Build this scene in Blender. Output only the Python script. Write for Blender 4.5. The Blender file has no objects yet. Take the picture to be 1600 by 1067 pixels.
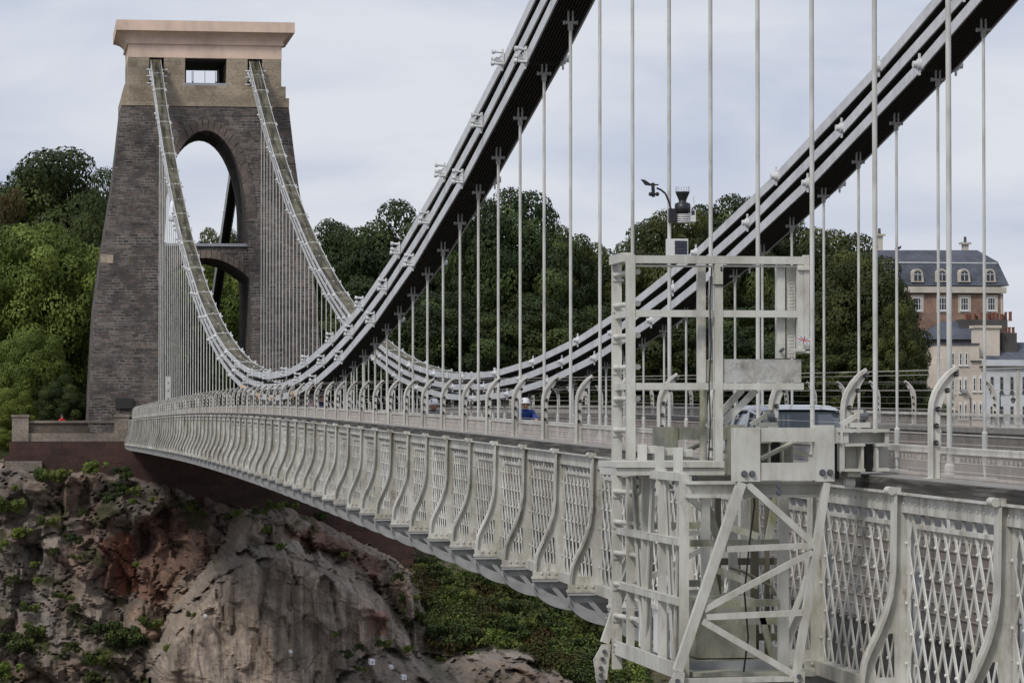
import bpy, bmesh, math, random
import numpy as np
from mathutils import Vector, Matrix, noise

R = math.radians
rnd = random.Random(7)
scene = bpy.context.scene
COL = scene.collection

# ------------------------------------------------------------------ camera
CAM = (-10.685, 0.0, 0.0)
YAW, PITCH, FPX = 0.14578, math.atan(124.5 / 5130.0), 5130.2
cd = bpy.data.cameras.new("camera")
cd.sensor_width = 36.0
cd.lens = FPX / 1600.0 * 36.0
cd.clip_start, cd.clip_end = 0.5, 8000.0
cam = bpy.data.objects.new("camera", cd)
cam.location = CAM
cam.rotation_euler = (math.pi / 2 + PITCH, 0.0, -YAW)
COL.objects.link(cam)
scene.camera = cam

# ------------------------------------------------------------------ world, sun, exposure
SUN_EL, SUN_AZ = R(46), R(-136)          # azimuth measured from +Y towards +X
world = bpy.data.worlds.new("World")
scene.world = world
world.use_nodes = True
wn, wl = world.node_tree.nodes, world.node_tree.links
wn.clear()
wout = wn.new("ShaderNodeOutputWorld")
sky = wn.new("ShaderNodeTexSky")
sky.sky_type = 'NISHITA'
sky.sun_disc = False
sky.sun_elevation = SUN_EL
sky.sun_rotation = SUN_AZ
bg_sky = wn.new("ShaderNodeBackground")
bg_sky.inputs["Strength"].default_value = 0.09
wl.new(sky.outputs[0], bg_sky.inputs["Color"])
bg_cl = wn.new("ShaderNodeBackground")
bg_cl.inputs["Strength"].default_value = 1.0
tc = wn.new("ShaderNodeTexCoord")
mp = wn.new("ShaderNodeMapping")
mp.inputs["Scale"].default_value = (4.5, 4.5, 17.0)
mp.inputs["Location"].default_value = (0.6, 0.2, 0.35)
wl.new(tc.outputs["Generated"], mp.inputs["Vector"])
nz = wn.new("ShaderNodeTexNoise")
nz.inputs["Scale"].default_value = 1.5
nz.inputs["Detail"].default_value = 5.0
nz.inputs["Roughness"].default_value = 0.5
nz.inputs["Distortion"].default_value = 0.35
wl.new(mp.outputs[0], nz.inputs["Vector"])
rp = wn.new("ShaderNodeValToRGB")
rp.color_ramp.elements[0].position = 0.36
rp.color_ramp.elements[0].color = (0.52, 0.575, 0.715, 1)
rp.color_ramp.elements[1].position = 0.60
rp.color_ramp.elements[1].color = (0.74, 0.765, 0.825, 1)
wl.new(nz.outputs["Fac"], rp.inputs["Fac"])
wl.new(rp.outputs[0], bg_cl.inputs["Color"])
mixw = wn.new("ShaderNodeMixShader")
mixw.inputs[0].default_value = 0.93
wl.new(bg_sky.outputs[0], mixw.inputs[1])
wl.new(bg_cl.outputs[0], mixw.inputs[2])
wl.new(mixw.outputs[0], wout.inputs["Surface"])

sd = bpy.data.lights.new("sun", 'SUN')
sd.energy = 2.0
sd.angle = R(10)
sd.color = (1.0, 0.96, 0.9)
sun = bpy.data.objects.new("sun", sd)
sdir = Vector((math.sin(SUN_AZ) * math.cos(SUN_EL), math.cos(SUN_AZ) * math.cos(SUN_EL), math.sin(SUN_EL)))
sun.rotation_euler = sdir.to_track_quat('Z', 'Y').to_euler()
COL.objects.link(sun)

vs = scene.view_settings
vs.view_transform = 'Standard'
vs.look = 'None'
vs.exposure = 0.0
vs.gamma = 1.0
vs.use_curve_mapping = False

# ------------------------------------------------------------------ measuring helpers
_fw = Vector((math.sin(YAW) * math.cos(PITCH), math.cos(YAW) * math.cos(PITCH), math.sin(PITCH)))
_rt = Vector((math.cos(YAW), -math.sin(YAW), 0))
_up = _rt.cross(_fw)
def ray(px, py):
    return _rt * ((px - 800) / FPX) + _up * (-(py - 533.5) / FPX) + _fw
def at(px, py, Y):
    d = ray(px, py); return Vector(CAM) + d * (Y / d.y)
def atX(px, py, X):
    d = ray(px, py); return Vector(CAM) + d * ((X - CAM[0]) / d.x)
def ppm(Y):
    return FPX / (Y * math.cos(YAW) + 8 * math.sin(YAW))

# ------------------------------------------------------------------ mesh builder
class MB:
    def __init__(s):
        s.v, s.f, s.m, s.sm = [], [], [], []
    def add(s, vs_, fs, mi=0, smooth=False):
        o = len(s.v)
        s.v.extend([tuple(p) for p in vs_])
        for f in fs:
            s.f.append([i + o for i in f]); s.m.append(mi); s.sm.append(smooth)
    def box(s, x0, x1, y0, y1, z0, z1, mi=0):
        if x0 > x1: x0, x1 = x1, x0
        if y0 > y1: y0, y1 = y1, y0
        if z0 > z1: z0, z1 = z1, z0
        s.add([(x0,y0,z0),(x1,y0,z0),(x1,y1,z0),(x0,y1,z0),(x0,y0,z1),(x1,y0,z1),(x1,y1,z1),(x0,y1,z1)],
              [(0,3,2,1),(4,5,6,7),(0,1,5,4),(1,2,6,5),(2,3,7,6),(3,0,4,7)], mi)
    def bar(s, a, b, w, h, up=(0,0,1), mi=0):
        """bar from a to b; w across, h along 'up'"""
        a, b = Vector(a), Vector(b)
        d = (b - a)
        if d.length < 1e-6: return
        d.normalize()
        u = Vector(up)
        if abs(d.dot(u)) > 0.98: u = Vector((0, 1, 0)) if abs(d.y) < 0.9 else Vector((1, 0, 0))
        sd_ = d.cross(u).normalized(); u = sd_.cross(d).normalized()
        sd_ *= w / 2; u *= h / 2
        vs_ = [a-sd_-u, a+sd_-u, a+sd_+u, a-sd_+u, b-sd_-u, b+sd_-u, b+sd_+u, b-sd_+u]
        s.add(vs_, [(3,2,1,0),(4,5,6,7),(0,1,5,4),(1,2,6,5),(2,3,7,6),(3,0,4,7)], mi)
    def tube(s, a, b, r, r2=None, n=8, mi=0, cap=True):
        a, b = Vector(a), Vector(b)
        r2 = r if r2 is None else r2
        d = (b - a)
        if d.length < 1e-6: return
        d.normalize()
        u = Vector((0,0,1)) if abs(d.z) < 0.9 else Vector((1,0,0))
        e1 = d.cross(u).normalized(); e2 = d.cross(e1)
        vs_ = []
        for k in range(n):
            t = 2*math.pi*k/n; vs_.append(a + (e1*math.cos(t)+e2*math.sin(t))*r)
        for k in range(n):
            t = 2*math.pi*k/n; vs_.append(b + (e1*math.cos(t)+e2*math.sin(t))*r2)
        fs = [(k, n+k, n+(k+1)%n, (k+1)%n) for k in range(n)]
        s.add(vs_, fs, mi, True)
        if cap:
            s.add(vs_[:n], [tuple(range(n))], mi); s.add(vs_[n:], [tuple(reversed(range(n)))], mi)
    def path(s, pts, r, n=6, mi=0):
        for i in range(len(pts)-1):
            ra = r[i] if isinstance(r, (list, tuple)) else r
            rb = r[i+1] if isinstance(r, (list, tuple)) else r
            s.tube(pts[i], pts[i+1], ra, rb, n, mi)
    def lathe(s, c, prof, n=12, mi=0, sx=1, sy=1):
        c = Vector(c); vs_ = []
        for r, z in prof:
            for k in range(n):
                t = 2*math.pi*k/n; vs_.append(c + Vector((r*sx*math.cos(t), r*sy*math.sin(t), z)))
        fs = []
        for j in range(len(prof)-1):
            for k in range(n):
                fs.append((j*n+k, j*n+(k+1)%n, (j+1)*n+(k+1)%n, (j+1)*n+k))
        s.add(vs_, fs, mi, True)
        s.add(vs_[:n], [tuple(reversed(range(n)))], mi); s.add(vs_[-n:], [tuple(range(n))], mi)
    def ball(s, c, r, n=8, m=5, mi=0, sc=(1,1,1)):
        prof = []
        c = Vector(c); vs_ = []
        for j in range(m+1):
            ph = math.pi*(j/m) - math.pi/2
            for k in range(n):
                t = 2*math.pi*k/n
                vs_.append(c + Vector((r*sc[0]*max(math.cos(ph),1e-3)*math.cos(t), r*sc[1]*max(math.cos(ph),1e-3)*math.sin(t), r*sc[2]*math.sin(ph))))
        fs = [(j*n+k, j*n+(k+1)%n, (j+1)*n+(k+1)%n, (j+1)*n+k) for j in range(m) for k in range(n)]
        s.add(vs_, fs, mi, True)
    def prism(s, poly, axis, a, b, mi=0):
        """extrude polygon: axis 'y': poly=(x,z); 'x': poly=(y,z); 'z': poly=(x,y)"""
        n = len(poly)
        def P(p, t):
            if axis == 'y': return (p[0], t, p[1])
            if axis == 'x': return (t, p[0], p[1])
            return (p[0], p[1], t)
        vs_ = [P(p, a) for p in poly] + [P(p, b) for p in poly]
        fs = [tuple(range(n)), tuple(reversed(range(n, 2*n)))] + [(i, i+n, (i+1)%n+n, (i+1)%n) for i in range(n)]
        s.add(vs_, fs, mi)
    def quadpoly(s, pts, mi=0):
        s.add(pts, [tuple(range(len(pts)))], mi)
    def mesh(s, name, mats):
        me = bpy.data.meshes.new(name)
        me.from_pydata(s.v, [], s.f)
        for m in (mats if isinstance(mats, (list, tuple)) else [mats]): me.materials.append(m)
        me.polygons.foreach_set("material_index", s.m)
        me.polygons.foreach_set("use_smooth", s.sm)
        me.update()
        bm = bmesh.new(); bm.from_mesh(me)
        bmesh.ops.recalc_face_normals(bm, faces=bm.faces)
        bm.to_mesh(me); bm.free()
        return me
    def build(s, name, mats, parent=None, off=None):
        if off is not None:
            s.v = [(p[0]-off[0], p[1]-off[1], p[2]-off[2]) for p in s.v]
        return link(name, s.mesh(name, mats), parent)

def link(name, me, parent=None):
    o = bpy.data.objects.new(name, me)
    COL.objects.link(o)
    if parent is not None: o.parent = parent
    return o
def tag(o, label=None, cat=None, group=None, kind=None):
    if label: o["label"] = label
    if cat: o["category"] = cat
    if group: o["group"] = group
    if kind: o["kind"] = kind
    return o
def empty(name, loc=(0,0,0), label=None, cat=None, group=None, rz=0):
    o = bpy.data.objects.new(name, None)
    o.empty_display_size = 0.2
    o.location = loc; o.rotation_euler = (0,0,rz)
    COL.objects.link(o)
    return tag(o, label, cat, group)
def copy_tree(o, parent=None):
    c = o.copy(); COL.objects.link(c)
    if parent is not None: c.parent = parent
    for ch in o.children: copy_tree(ch, c)
    return c
ORD = "zeroth first second third fourth fifth sixth seventh eighth ninth tenth eleventh twelfth thirteenth fourteenth fifteenth sixteenth seventeenth eighteenth nineteenth twentieth twenty-first twenty-second twenty-third twenty-fourth".split()

# ------------------------------------------------------------------ materials
def newmat(name):
    m = bpy.data.materials.new(name); m.use_nodes = True
    nt = m.node_tree
    return m, nt, nt.nodes["Principled BSDF"]
def coords(nt, scale=(1,1,1), space="Object", loc=(0,0,0)):
    t = nt.nodes.new("ShaderNodeTexCoord"); mp_ = nt.nodes.new("ShaderNodeMapping")
    mp_.inputs["Scale"].default_value = scale; mp_.inputs["Location"].default_value = loc
    if space == "World":
        g = nt.nodes.new("ShaderNodeNewGeometry"); nt.links.new(g.outputs["Position"], mp_.inputs["Vector"])
    else:
        nt.links.new(t.outputs[space], mp_.inputs["Vector"])
    return mp_.outputs[0]
def noise_tex(nt, vec, scale, detail=4, rough=0.55, dist=0.0):
    n = nt.nodes.new("ShaderNodeTexNoise")
    n.inputs["Scale"].default_value = scale; n.inputs["Detail"].default_value = detail
    n.inputs["Roughness"].default_value = rough; n.inputs["Distortion"].default_value = dist
    nt.links.new(vec, n.inputs["Vector"]); return n.outputs["Fac"]
def ramp(nt, fac, stops):
    r = nt.nodes.new("ShaderNodeValToRGB"); e = r.color_ramp.elements
    while len(e) < len(stops): e.new(0.5)
    for i, (p, c) in enumerate(stops):
        e[i].position = p; e[i].color = (c[0], c[1], c[2], 1) if isinstance(c, (tuple, list)) else (c, c, c, 1)
    nt.links.new(fac, r.inputs["Fac"]); return r.outputs["Color"]
def mixc(nt, fac, a, b, mode='MIX'):
    m = nt.nodes.new("ShaderNodeMix"); m.data_type = 'RGBA'; m.blend_type = mode
    for sock, val in ((m.inputs["Factor"], fac), (m.inputs["A"], a), (m.inputs["B"], b)) if False else ():
        pass
    def put(sock, val):
        if hasattr(val, "is_linked") or isinstance(val, bpy.types.NodeSocket): nt.links.new(val, sock)
        elif isinstance(val, (int, float)): sock.default_value = val
        else: sock.default_value = (val[0], val[1], val[2], 1)
    put(m.inputs[0], fac); put(m.inputs[6], a); put(m.inputs[7], b)
    return m.outputs[2]
def bump(nt, height, bsdf, strength=0.3, dist=0.02):
    b = nt.nodes.new("ShaderNodeBump"); b.inputs["Strength"].default_value = strength
    b.inputs["Distance"].default_value = dist
    nt.links.new(height, b.inputs["Height"]); nt.links.new(b.outputs[0], bsdf.inputs["Normal"])
def paint(name, base, dirt=(0.22,0.2,0.16), amount=0.5, scale=3.0, rough=0.5, streak=True, algae=None, algae_amt=0.3, space="World", rust=0.0, vary=False):
    m, nt, b = newmat(name)
    v = coords(nt, (1,1,0.22) if streak else (1,1,1), space)
    n1 = noise_tex(nt, v, scale*3, 7, 0.68)
    n2 = noise_tex(nt, coords(nt, (1,1,1), space, (3.1,7.7,1.9)), scale*0.6, 5, 0.62)
    n4 = noise_tex(nt, coords(nt, (1,1,0.5), space, (1.7,4.4,8.8)), scale*7, 5, 0.75)
    c = mixc(nt, 1.0, base, ramp(nt, n2, [(0.34,(0.74,0.735,0.72)), (0.5,(0.95,0.95,0.94)), (0.68,(1.07,1.07,1.06))]), 'MULTIPLY')
    c = mixc(nt, ramp(nt, n1, [(0.48, 0.0), (0.72, amount)]), c, dirt)
    if algae:
        n3 = noise_tex(nt, coords(nt, (1,1,0.45), space, (9.3,2.2,5.1)), scale*0.9, 7, 0.72)
        c = mixc(nt, ramp(nt, n3, [(0.48, 0.0), (0.68, algae_amt)]), c, algae)
    if rust:
        n5 = noise_tex(nt, coords(nt, (1,1,0.35), space, (2.2,6.1,0.4)), scale*1.7, 6, 0.7)
        mu = nt.nodes.new("ShaderNodeMath"); mu.operation = 'MULTIPLY'
        nt.links.new(ramp(nt, n5, [(0.55, 0.0), (0.66, 1.0)]), mu.inputs[0]); nt.links.new(ramp(nt, n4, [(0.42, 0.0), (0.62, rust)]), mu.inputs[1])
        c = mixc(nt, mu.outputs[0], c, (0.13,0.075,0.04))
    if vary:
        oi = nt.nodes.new('ShaderNodeObjectInfo')
        c = mixc(nt, 1.0, c, ramp(nt, oi.outputs['Random'], [(0.0,(0.84,0.83,0.80)),(0.5,(0.98,0.98,0.97)),(1.0,(1.08,1.08,1.08))]), 'MULTIPLY')
    nt.links.new(c, b.inputs["Base Color"])
    b.inputs["Roughness"].default_value = rough
    bump(nt, n1, b, 0.15, 0.004)
    return m
def plain(name, col, rough=0.6, metal=0.0, var=0.15, scale=6.0):
    m, nt, b = newmat(name)
    n = noise_tex(nt, coords(nt, space="World"), scale, 4)
    f = ramp(nt, n, [(0.3, 1-var), (0.7, 1+var)])
    nt.links.new(mixc(nt, 1.0, col, f, 'MULTIPLY'), b.inputs["Base Color"])
    b.inputs["Roughness"].default_value = rough; b.inputs["Metallic"].default_value = metal
    return m

M = {}
M['white'] = paint("white_paint", (0.605,0.597,0.56), (0.22,0.195,0.145), 0.75, 2.4, algae=(0.25,0.225,0.14), algae_amt=0.5, rust=0.75, vary=True)
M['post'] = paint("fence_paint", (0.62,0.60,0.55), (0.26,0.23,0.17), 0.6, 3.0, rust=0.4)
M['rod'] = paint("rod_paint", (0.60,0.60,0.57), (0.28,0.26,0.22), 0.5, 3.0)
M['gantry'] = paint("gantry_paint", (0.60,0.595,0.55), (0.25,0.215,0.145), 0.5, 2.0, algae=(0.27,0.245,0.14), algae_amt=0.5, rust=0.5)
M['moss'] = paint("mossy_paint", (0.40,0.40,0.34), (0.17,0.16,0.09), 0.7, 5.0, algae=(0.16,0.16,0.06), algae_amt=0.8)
M['chain'] = paint("chain_face_paint", (0.62,0.63,0.65), (0.30,0.29,0.27), 0.35, 2.0, 0.45, streak=False)
M['chain_shade_lichen'] = paint("chain_shade_lichen_bars", (0.020,0.017,0.010), (0.075,0.062,0.028), 0.9, 1.6, 0.85, streak=False)  # near-black base paints in the shade between inner bars, lichen blotches over it
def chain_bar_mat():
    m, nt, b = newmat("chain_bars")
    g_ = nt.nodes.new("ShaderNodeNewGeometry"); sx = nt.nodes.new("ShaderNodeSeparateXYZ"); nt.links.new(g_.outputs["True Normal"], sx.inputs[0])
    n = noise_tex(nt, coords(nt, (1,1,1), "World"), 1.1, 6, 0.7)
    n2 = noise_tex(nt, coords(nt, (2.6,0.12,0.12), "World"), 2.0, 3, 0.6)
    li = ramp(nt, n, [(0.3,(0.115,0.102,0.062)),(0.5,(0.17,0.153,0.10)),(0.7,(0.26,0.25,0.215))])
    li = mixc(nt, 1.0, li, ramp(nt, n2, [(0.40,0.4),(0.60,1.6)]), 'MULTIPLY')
    c = mixc(nt, ramp(nt, sx.outputs[2], [(0.55,0.0),(0.75,1.0)]), (0.014,0.012,0.008), li)  # lichen on upward faces; near-black elsewhere is painted shade between grey bars
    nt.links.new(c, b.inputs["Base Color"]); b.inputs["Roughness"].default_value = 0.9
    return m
M['chain_shade_lichen'] = chain_bar_mat()
M['boss'] = plain("boss_paint", (0.62,0.63,0.63), 0.45)
M['under'] = plain("girder_grey_paint", (0.36,0.365,0.365), 0.55, var=0.2)
M['lightbox'] = plain("zinc_channel", (0.40,0.42,0.45), 0.4, 0.2)
M['panel'] = paint("pinkish_plate", (0.27,0.24,0.22), (0.16,0.14,0.125), 0.7, 5.0, 0.7)
M['meshwire'] = plain("mesh_wire_paint", (0.50,0.455,0.42), 0.6)
M['bolt'] = plain("bolt_black_rubber", (0.02,0.02,0.022), 0.5)
M['steelbolt'] = plain("steel_bolt_head", (0.16,0.165,0.18), 0.35, 0.6)
M['rust'] = plain("orange_primer", (0.55,0.30,0.12), 0.7, var=0.35)
M['darkin'] = plain("dark_iron_gap_shade", (0.02,0.02,0.02), 0.7)  # iron of the tower fittings; on the clamp-gap blocks it is painted shade

def timber():
    m, nt, b = newmat("weathered_dark_timber")
    v = coords(nt, (6,0.5,12), "World")
    n = noise_tex(nt, v, 2.0, 7, 0.7, 0.4)
    c = ramp(nt, n, [(0.34,(0.012,0.011,0.010)), (0.5,(0.05,0.045,0.039)), (0.66,(0.17,0.16,0.145))])
    nt.links.new(c, b.inputs["Base Color"]); b.inputs["Roughness"].default_value = 0.85
    bump(nt, n, b, 0.5, 0.01); return m
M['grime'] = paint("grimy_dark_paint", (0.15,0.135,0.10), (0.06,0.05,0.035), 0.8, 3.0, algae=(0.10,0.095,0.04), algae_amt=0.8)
M['timber'] = timber()
M['capping'] = paint('grey_capping', (0.27,0.26,0.245), (0.13,0.12,0.11), 0.6, 5.0, 0.8)

def masonry(name, cols, mortar, bw, bh, size=0.02, rough=0.9, noise_amt=0.5, axis='XZ', offs=0.5):
    """rubble / brick courses on world X-Z (and Y) planes"""
    m, nt, b = newmat(name)
    g = nt.nodes.new("ShaderNodeNewGeometry")
    sx = nt.nodes.new("ShaderNodeSeparateXYZ"); nt.links.new(g.outputs["Position"], sx.inputs[0])
    add = nt.nodes.new("ShaderNodeMath"); add.operation = 'ADD'
    nt.links.new(sx.outputs[0], add.inputs[0]); nt.links.new(sx.outputs[1], add.inputs[1])
    cb = nt.nodes.new("ShaderNodeCombineXYZ")
    nt.links.new(add.outputs[0], cb.inputs[0]); nt.links.new(sx.outputs[2], cb.inputs[1])
    dn = nt.nodes.new("ShaderNodeTexNoise"); dn.inputs["Scale"].default_value = 1.3; dn.inputs["Detail"].default_value = 3
    nt.links.new(cb.outputs[0], dn.inputs["Vector"])
    vm = nt.nodes.new("ShaderNodeVectorMath"); vm.operation = 'SCALE'; vm.inputs["Scale"].default_value = 0.16*noise_amt
    nt.links.new(dn.outputs["Color"], vm.inputs[0])
    va = nt.nodes.new("ShaderNodeVectorMath"); va.operation = 'ADD'
    nt.links.new(cb.outputs[0], va.inputs[0]); nt.links.new(vm.outputs[0], va.inputs[1])
    br = nt.nodes.new("ShaderNodeTexBrick")
    br.inputs["Color1"].default_value = (0,0,0,1); br.inputs["Color2"].default_value = (1,1,1,1)
    br.inputs["Mortar"].default_value = (0.5,0.5,0.5,1)
    br.inputs["Scale"].default_value = 1.0; br.inputs["Mortar Size"].default_value = size
    br.inputs["Mortar Smooth"].default_value = 0.3
    br.inputs["Brick Width"].default_value = bw; br.inputs["Row Height"].default_value = bh
    br.offset = offs; br.squash = 0.7; br.squash_frequency = 3
    nt.links.new(va.outputs[0], br.inputs["Vector"])
    c = ramp(nt, br.outputs["Color"], [(i/(len(cols)-1), col) for i, col in enumerate(cols)])
    n1 = noise_tex(nt, g.outputs["Position"], 0.35, 6, 0.65)
    c = mixc(nt, 1.0, c, ramp(nt, n1, [(0.3,0.58),(0.7,1.42)]), 'MULTIPLY')
    n2 = noise_tex(nt, g.outputs["Position"], 7.0, 5, 0.7)
    c = mixc(nt, 1.0, c, ramp(nt, n2, [(0.3,0.7),(0.7,1.3)]), 'MULTIPLY')
    n3 = noise_tex(nt, g.outputs["Position"], 0.9, 4, 0.7)
    mf = nt.nodes.new("ShaderNodeMath"); mf.operation = 'MULTIPLY'
    nt.links.new(br.outputs["Fac"], mf.inputs[0]); nt.links.new(ramp(nt, n3, [(0.44,0.0),(0.60,0.9)]), mf.inputs[1])
    c = mixc(nt, mf.outputs[0], c, mortar)
    nt.links.new(c, b.inputs["Base Color"]); b.inputs["Roughness"].default_value = rough
    inv = nt.nodes.new("ShaderNodeMath"); inv.operation = 'SUBTRACT'; inv.inputs[0].default_value = 1.0
    nt.links.new(br.outputs["Fac"], inv.inputs[1])
    ad = nt.nodes.new("ShaderNodeMath"); ad.operation = 'ADD'
    nt.links.new(inv.outputs[0], ad.inputs[0]); nt.links.new(n2, ad.inputs[1])
    bump(nt, ad.outputs[0], b, 0.6, 0.05)
    return m
M['rubble'] = masonry("dark_rubble_stone", [(0.042,0.035,0.033),(0.096,0.079,0.070),(0.062,0.056,0.053),(0.150,0.122,0.106),(0.082,0.057,0.048)], (0.27,0.25,0.23), 0.50, 0.175, 0.018, noise_amt=1.3)
M['rubble_wall'] = masonry("brown_parapet_stone", [(0.075,0.058,0.045),(0.12,0.09,0.07),(0.09,0.075,0.06)], (0.19,0.17,0.15), 0.42, 0.14, 0.012)
M['ashlar'] = masonry("buff_ashlar_stone", [(0.25,0.205,0.15),(0.34,0.285,0.215),(0.28,0.23,0.17)], (0.17,0.14,0.11), 1.3, 0.42, 0.006, noise_amt=0.05)
M['grey_stone'] = masonry("grey_wall_stone", [(0.17,0.145,0.115),(0.24,0.20,0.165)], (0.12,0.10,0.08), 1.1, 0.5, 0.008, noise_amt=0.1)
M['red_stone'] = masonry("red_sandstone", [(0.040,0.021,0.017),(0.062,0.031,0.025),(0.048,0.025,0.020)], (0.028,0.017,0.015), 1.3, 0.42, 0.02, noise_amt=0.15)
M['cornice'] = paint("pink_cornice_render", (0.70,0.53,0.43), (0.42,0.31,0.24), 0.4, 0.7, 0.8)
M['slate'] = masonry("blue_slate", [(0.062,0.070,0.092),(0.085,0.094,0.118),(0.072,0.08,0.102)], (0.05,0.055,0.075), 0.5, 0.28, 0.02, noise_amt=0.02)
M['brick'] = masonry("orange_brick", [(0.24,0.145,0.105),(0.29,0.175,0.13),(0.22,0.135,0.10)], (0.36,0.30,0.25), 0.3, 0.12, 0.012, noise_amt=0.02)
M['cream'] = paint("cream_render", (0.62,0.54,0.465), (0.44,0.37,0.31), 0.35, 0.5, 0.85)
M['cream2'] = paint("pale_stone_trim", (0.55,0.50,0.43), (0.38,0.33,0.27), 0.3, 0.6, 0.8)
M['whitewall'] = paint("white_render", (0.60,0.61,0.64), (0.44,0.44,0.46), 0.35, 0.5, 0.85)
M['darkwall'] = paint("dark_grey_render", (0.085,0.078,0.075), (0.05,0.045,0.045), 0.6, 0.8, 0.9)
M['pots'] = plain("terracotta_pots", (0.20,0.075,0.05), 0.8, var=0.35, scale=2)
M['glass'], _nt, _b = newmat("window_glass")
_b.inputs["Base Color"].default_value = (0.03,0.034,0.04,1); _b.inputs["Roughness"].default_value = 0.08
M['joinery'] = plain("white_window_paint", (0.68,0.68,0.67), 0.5, var=0.06)
M['asphalt'] = plain("asphalt", (0.05,0.05,0.052), 0.9, var=0.25)
M['footway'] = plain("footway_planks", (0.035,0.03,0.026), 0.85, var=0.25)
M['lampblack'] = plain("black_lamp_paint", (0.02,0.02,0.022), 0.4)
M['blackplastic'] = plain("black_plastic", (0.018,0.018,0.02), 0.45)
M['whiteplastic'] = plain("white_plastic", (0.70,0.70,0.68), 0.5, var=0.05)
M['solar'] = plain("solar_cell", (0.02,0.025,0.045), 0.2)
M['galv'] = plain("galvanised_steel", (0.33,0.34,0.36), 0.4, 0.4)
M['sheet'] = plain("white_plastic_sheet", (0.75,0.76,0.80), 0.4)

def rock_mat():
    m, nt, b = newmat("cliff_rock")
    def attr(n):
        a_ = nt.nodes.new("ShaderNodeAttribute"); a_.attribute_name = n; return a_.outputs["Fac"]
    P = coords(nt, (1,1,1), "World")
    big = noise_tex(nt, P, 0.22, 5, 0.6, 0.5)
    mid = noise_tex(nt, P, 1.4, 8, 0.7, 0.4)
    fine = noise_tex(nt, P, 6.0, 7, 0.75)
    streak = noise_tex(nt, coords(nt, (1.0,0.3,0.055), "World"), 1.5, 7, 0.62, 0.25)
    streak2 = noise_tex(nt, coords(nt, (1.0,0.3,0.10), "World", (7,3,1)), 0.7, 6, 0.6, 0.3)
    c = ramp(nt, attr("tint"), [(0.1,(0.185,0.16,0.142)),(0.5,(0.28,0.245,0.218)),(0.9,(0.37,0.335,0.305))])
    c = mixc(nt, 1.0, c, ramp(nt, big, [(0.36,(0.82,0.85,0.88)),(0.5,(1.0,0.97,0.94)),(0.62,(1.22,1.0,0.88))]), 'MULTIPLY')
    c = mixc(nt, 1.0, c, ramp(nt, mid, [(0.28,(0.45,0.44,0.43)),(0.5,(0.95,0.95,0.95)),(0.72,(1.4,1.38,1.36))]), 'MULTIPLY')
    sl = attr("slab")
    cs_ = ramp(nt, streak, [(0.38,(0.10,0.076,0.064)),(0.45,(0.20,0.172,0.153)),(0.52,(0.27,0.232,0.205)),(0.58,(0.39,0.33,0.285)),(0.66,(0.25,0.175,0.135))])
    cs_ = mixc(nt, 1.0, cs_, ramp(nt, mid, [(0.28,(0.62,0.61,0.6)),(0.5,(1.0,1.0,1.0)),(0.72,(1.3,1.28,1.25))]), 'MULTIPLY')
    sl2 = nt.nodes.new('ShaderNodeMath'); sl2.operation = 'MULTIPLY'; sl2.inputs[1].default_value = 0.8; nt.links.new(sl, sl2.inputs[0]); c = mixc(nt, sl2.outputs[0], c, cs_)
    c = mixc(nt, attr("red"), c, mixc(nt, 1.0, c, (0.92,0.40,0.29), 'MULTIPLY'))
    c = mixc(nt, ramp(nt, streak2, [(0.52,0.0),(0.64,0.6)]), c, (0.085,0.066,0.056))
    c = mixc(nt, attr("pale"), c, (0.36,0.33,0.30))
    for sc_, th, st in ((0.55, 0.018, 0.7),):
        vor = nt.nodes.new("ShaderNodeTexVoronoi"); vor.feature = 'DISTANCE_TO_EDGE'; vor.inputs["Scale"].default_value = sc_
        dn = nt.nodes.new("ShaderNodeTexNoise"); dn.inputs["Scale"].default_value = sc_*1.3; dn.inputs["Detail"].default_value = 6
        Pv = coords(nt, (1,0.4,0.6), "World", (sc_,2,1)); nt.links.new(Pv, dn.inputs["Vector"])
        nt.links.new(mixc(nt, 0.9, Pv, dn.outputs["Color"], 'ADD'), vor.inputs["Vector"])
        mk = nt.nodes.new("ShaderNodeMath"); mk.operation = 'MULTIPLY'
        nt.links.new(ramp(nt, vor.outputs["Distance"], [(0.0,st),(th,0.0)]), mk.inputs[0])
        nt.links.new(ramp(nt, noise_tex(nt, P, 0.55*sc_, 3), [(0.44,0.0),(0.54,1.0)]), mk.inputs[1])
        c = mixc(nt, mk.outputs[0], c, (0.035,0.029,0.025))
    c = mixc(nt, ramp(nt, fine, [(0.60,0.0),(0.76,0.4)]), c, (0.40,0.37,0.34))
    c = mixc(nt, ramp(nt, fine, [(0.26,0.6),(0.40,0.0)]), c, (0.05,0.042,0.037))
    c = mixc(nt, 1.0, c, (1.10,1.05,0.98), 'MULTIPLY')
    vn = ramp(nt, noise_tex(nt, P, 2.2, 6, 0.7), [(0.3,(0.035,0.04,0.012)),(0.6,(0.06,0.062,0.02)),(0.75,(0.10,0.085,0.035))])
    c = mixc(nt, attr("veg"), c, vn)
    nt.links.new(c, b.inputs["Base Color"]); b.inputs["Roughness"].default_value = 0.95
    ad = nt.nodes.new("ShaderNodeMath"); ad.operation = 'ADD'
    nt.links.new(mid, ad.inputs[0]); nt.links.new(fine, ad.inputs[1])
    bump(nt, ad.outputs[0], b, 0.8, 0.14)
    return m
M['rock'] = rock_mat()

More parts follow.
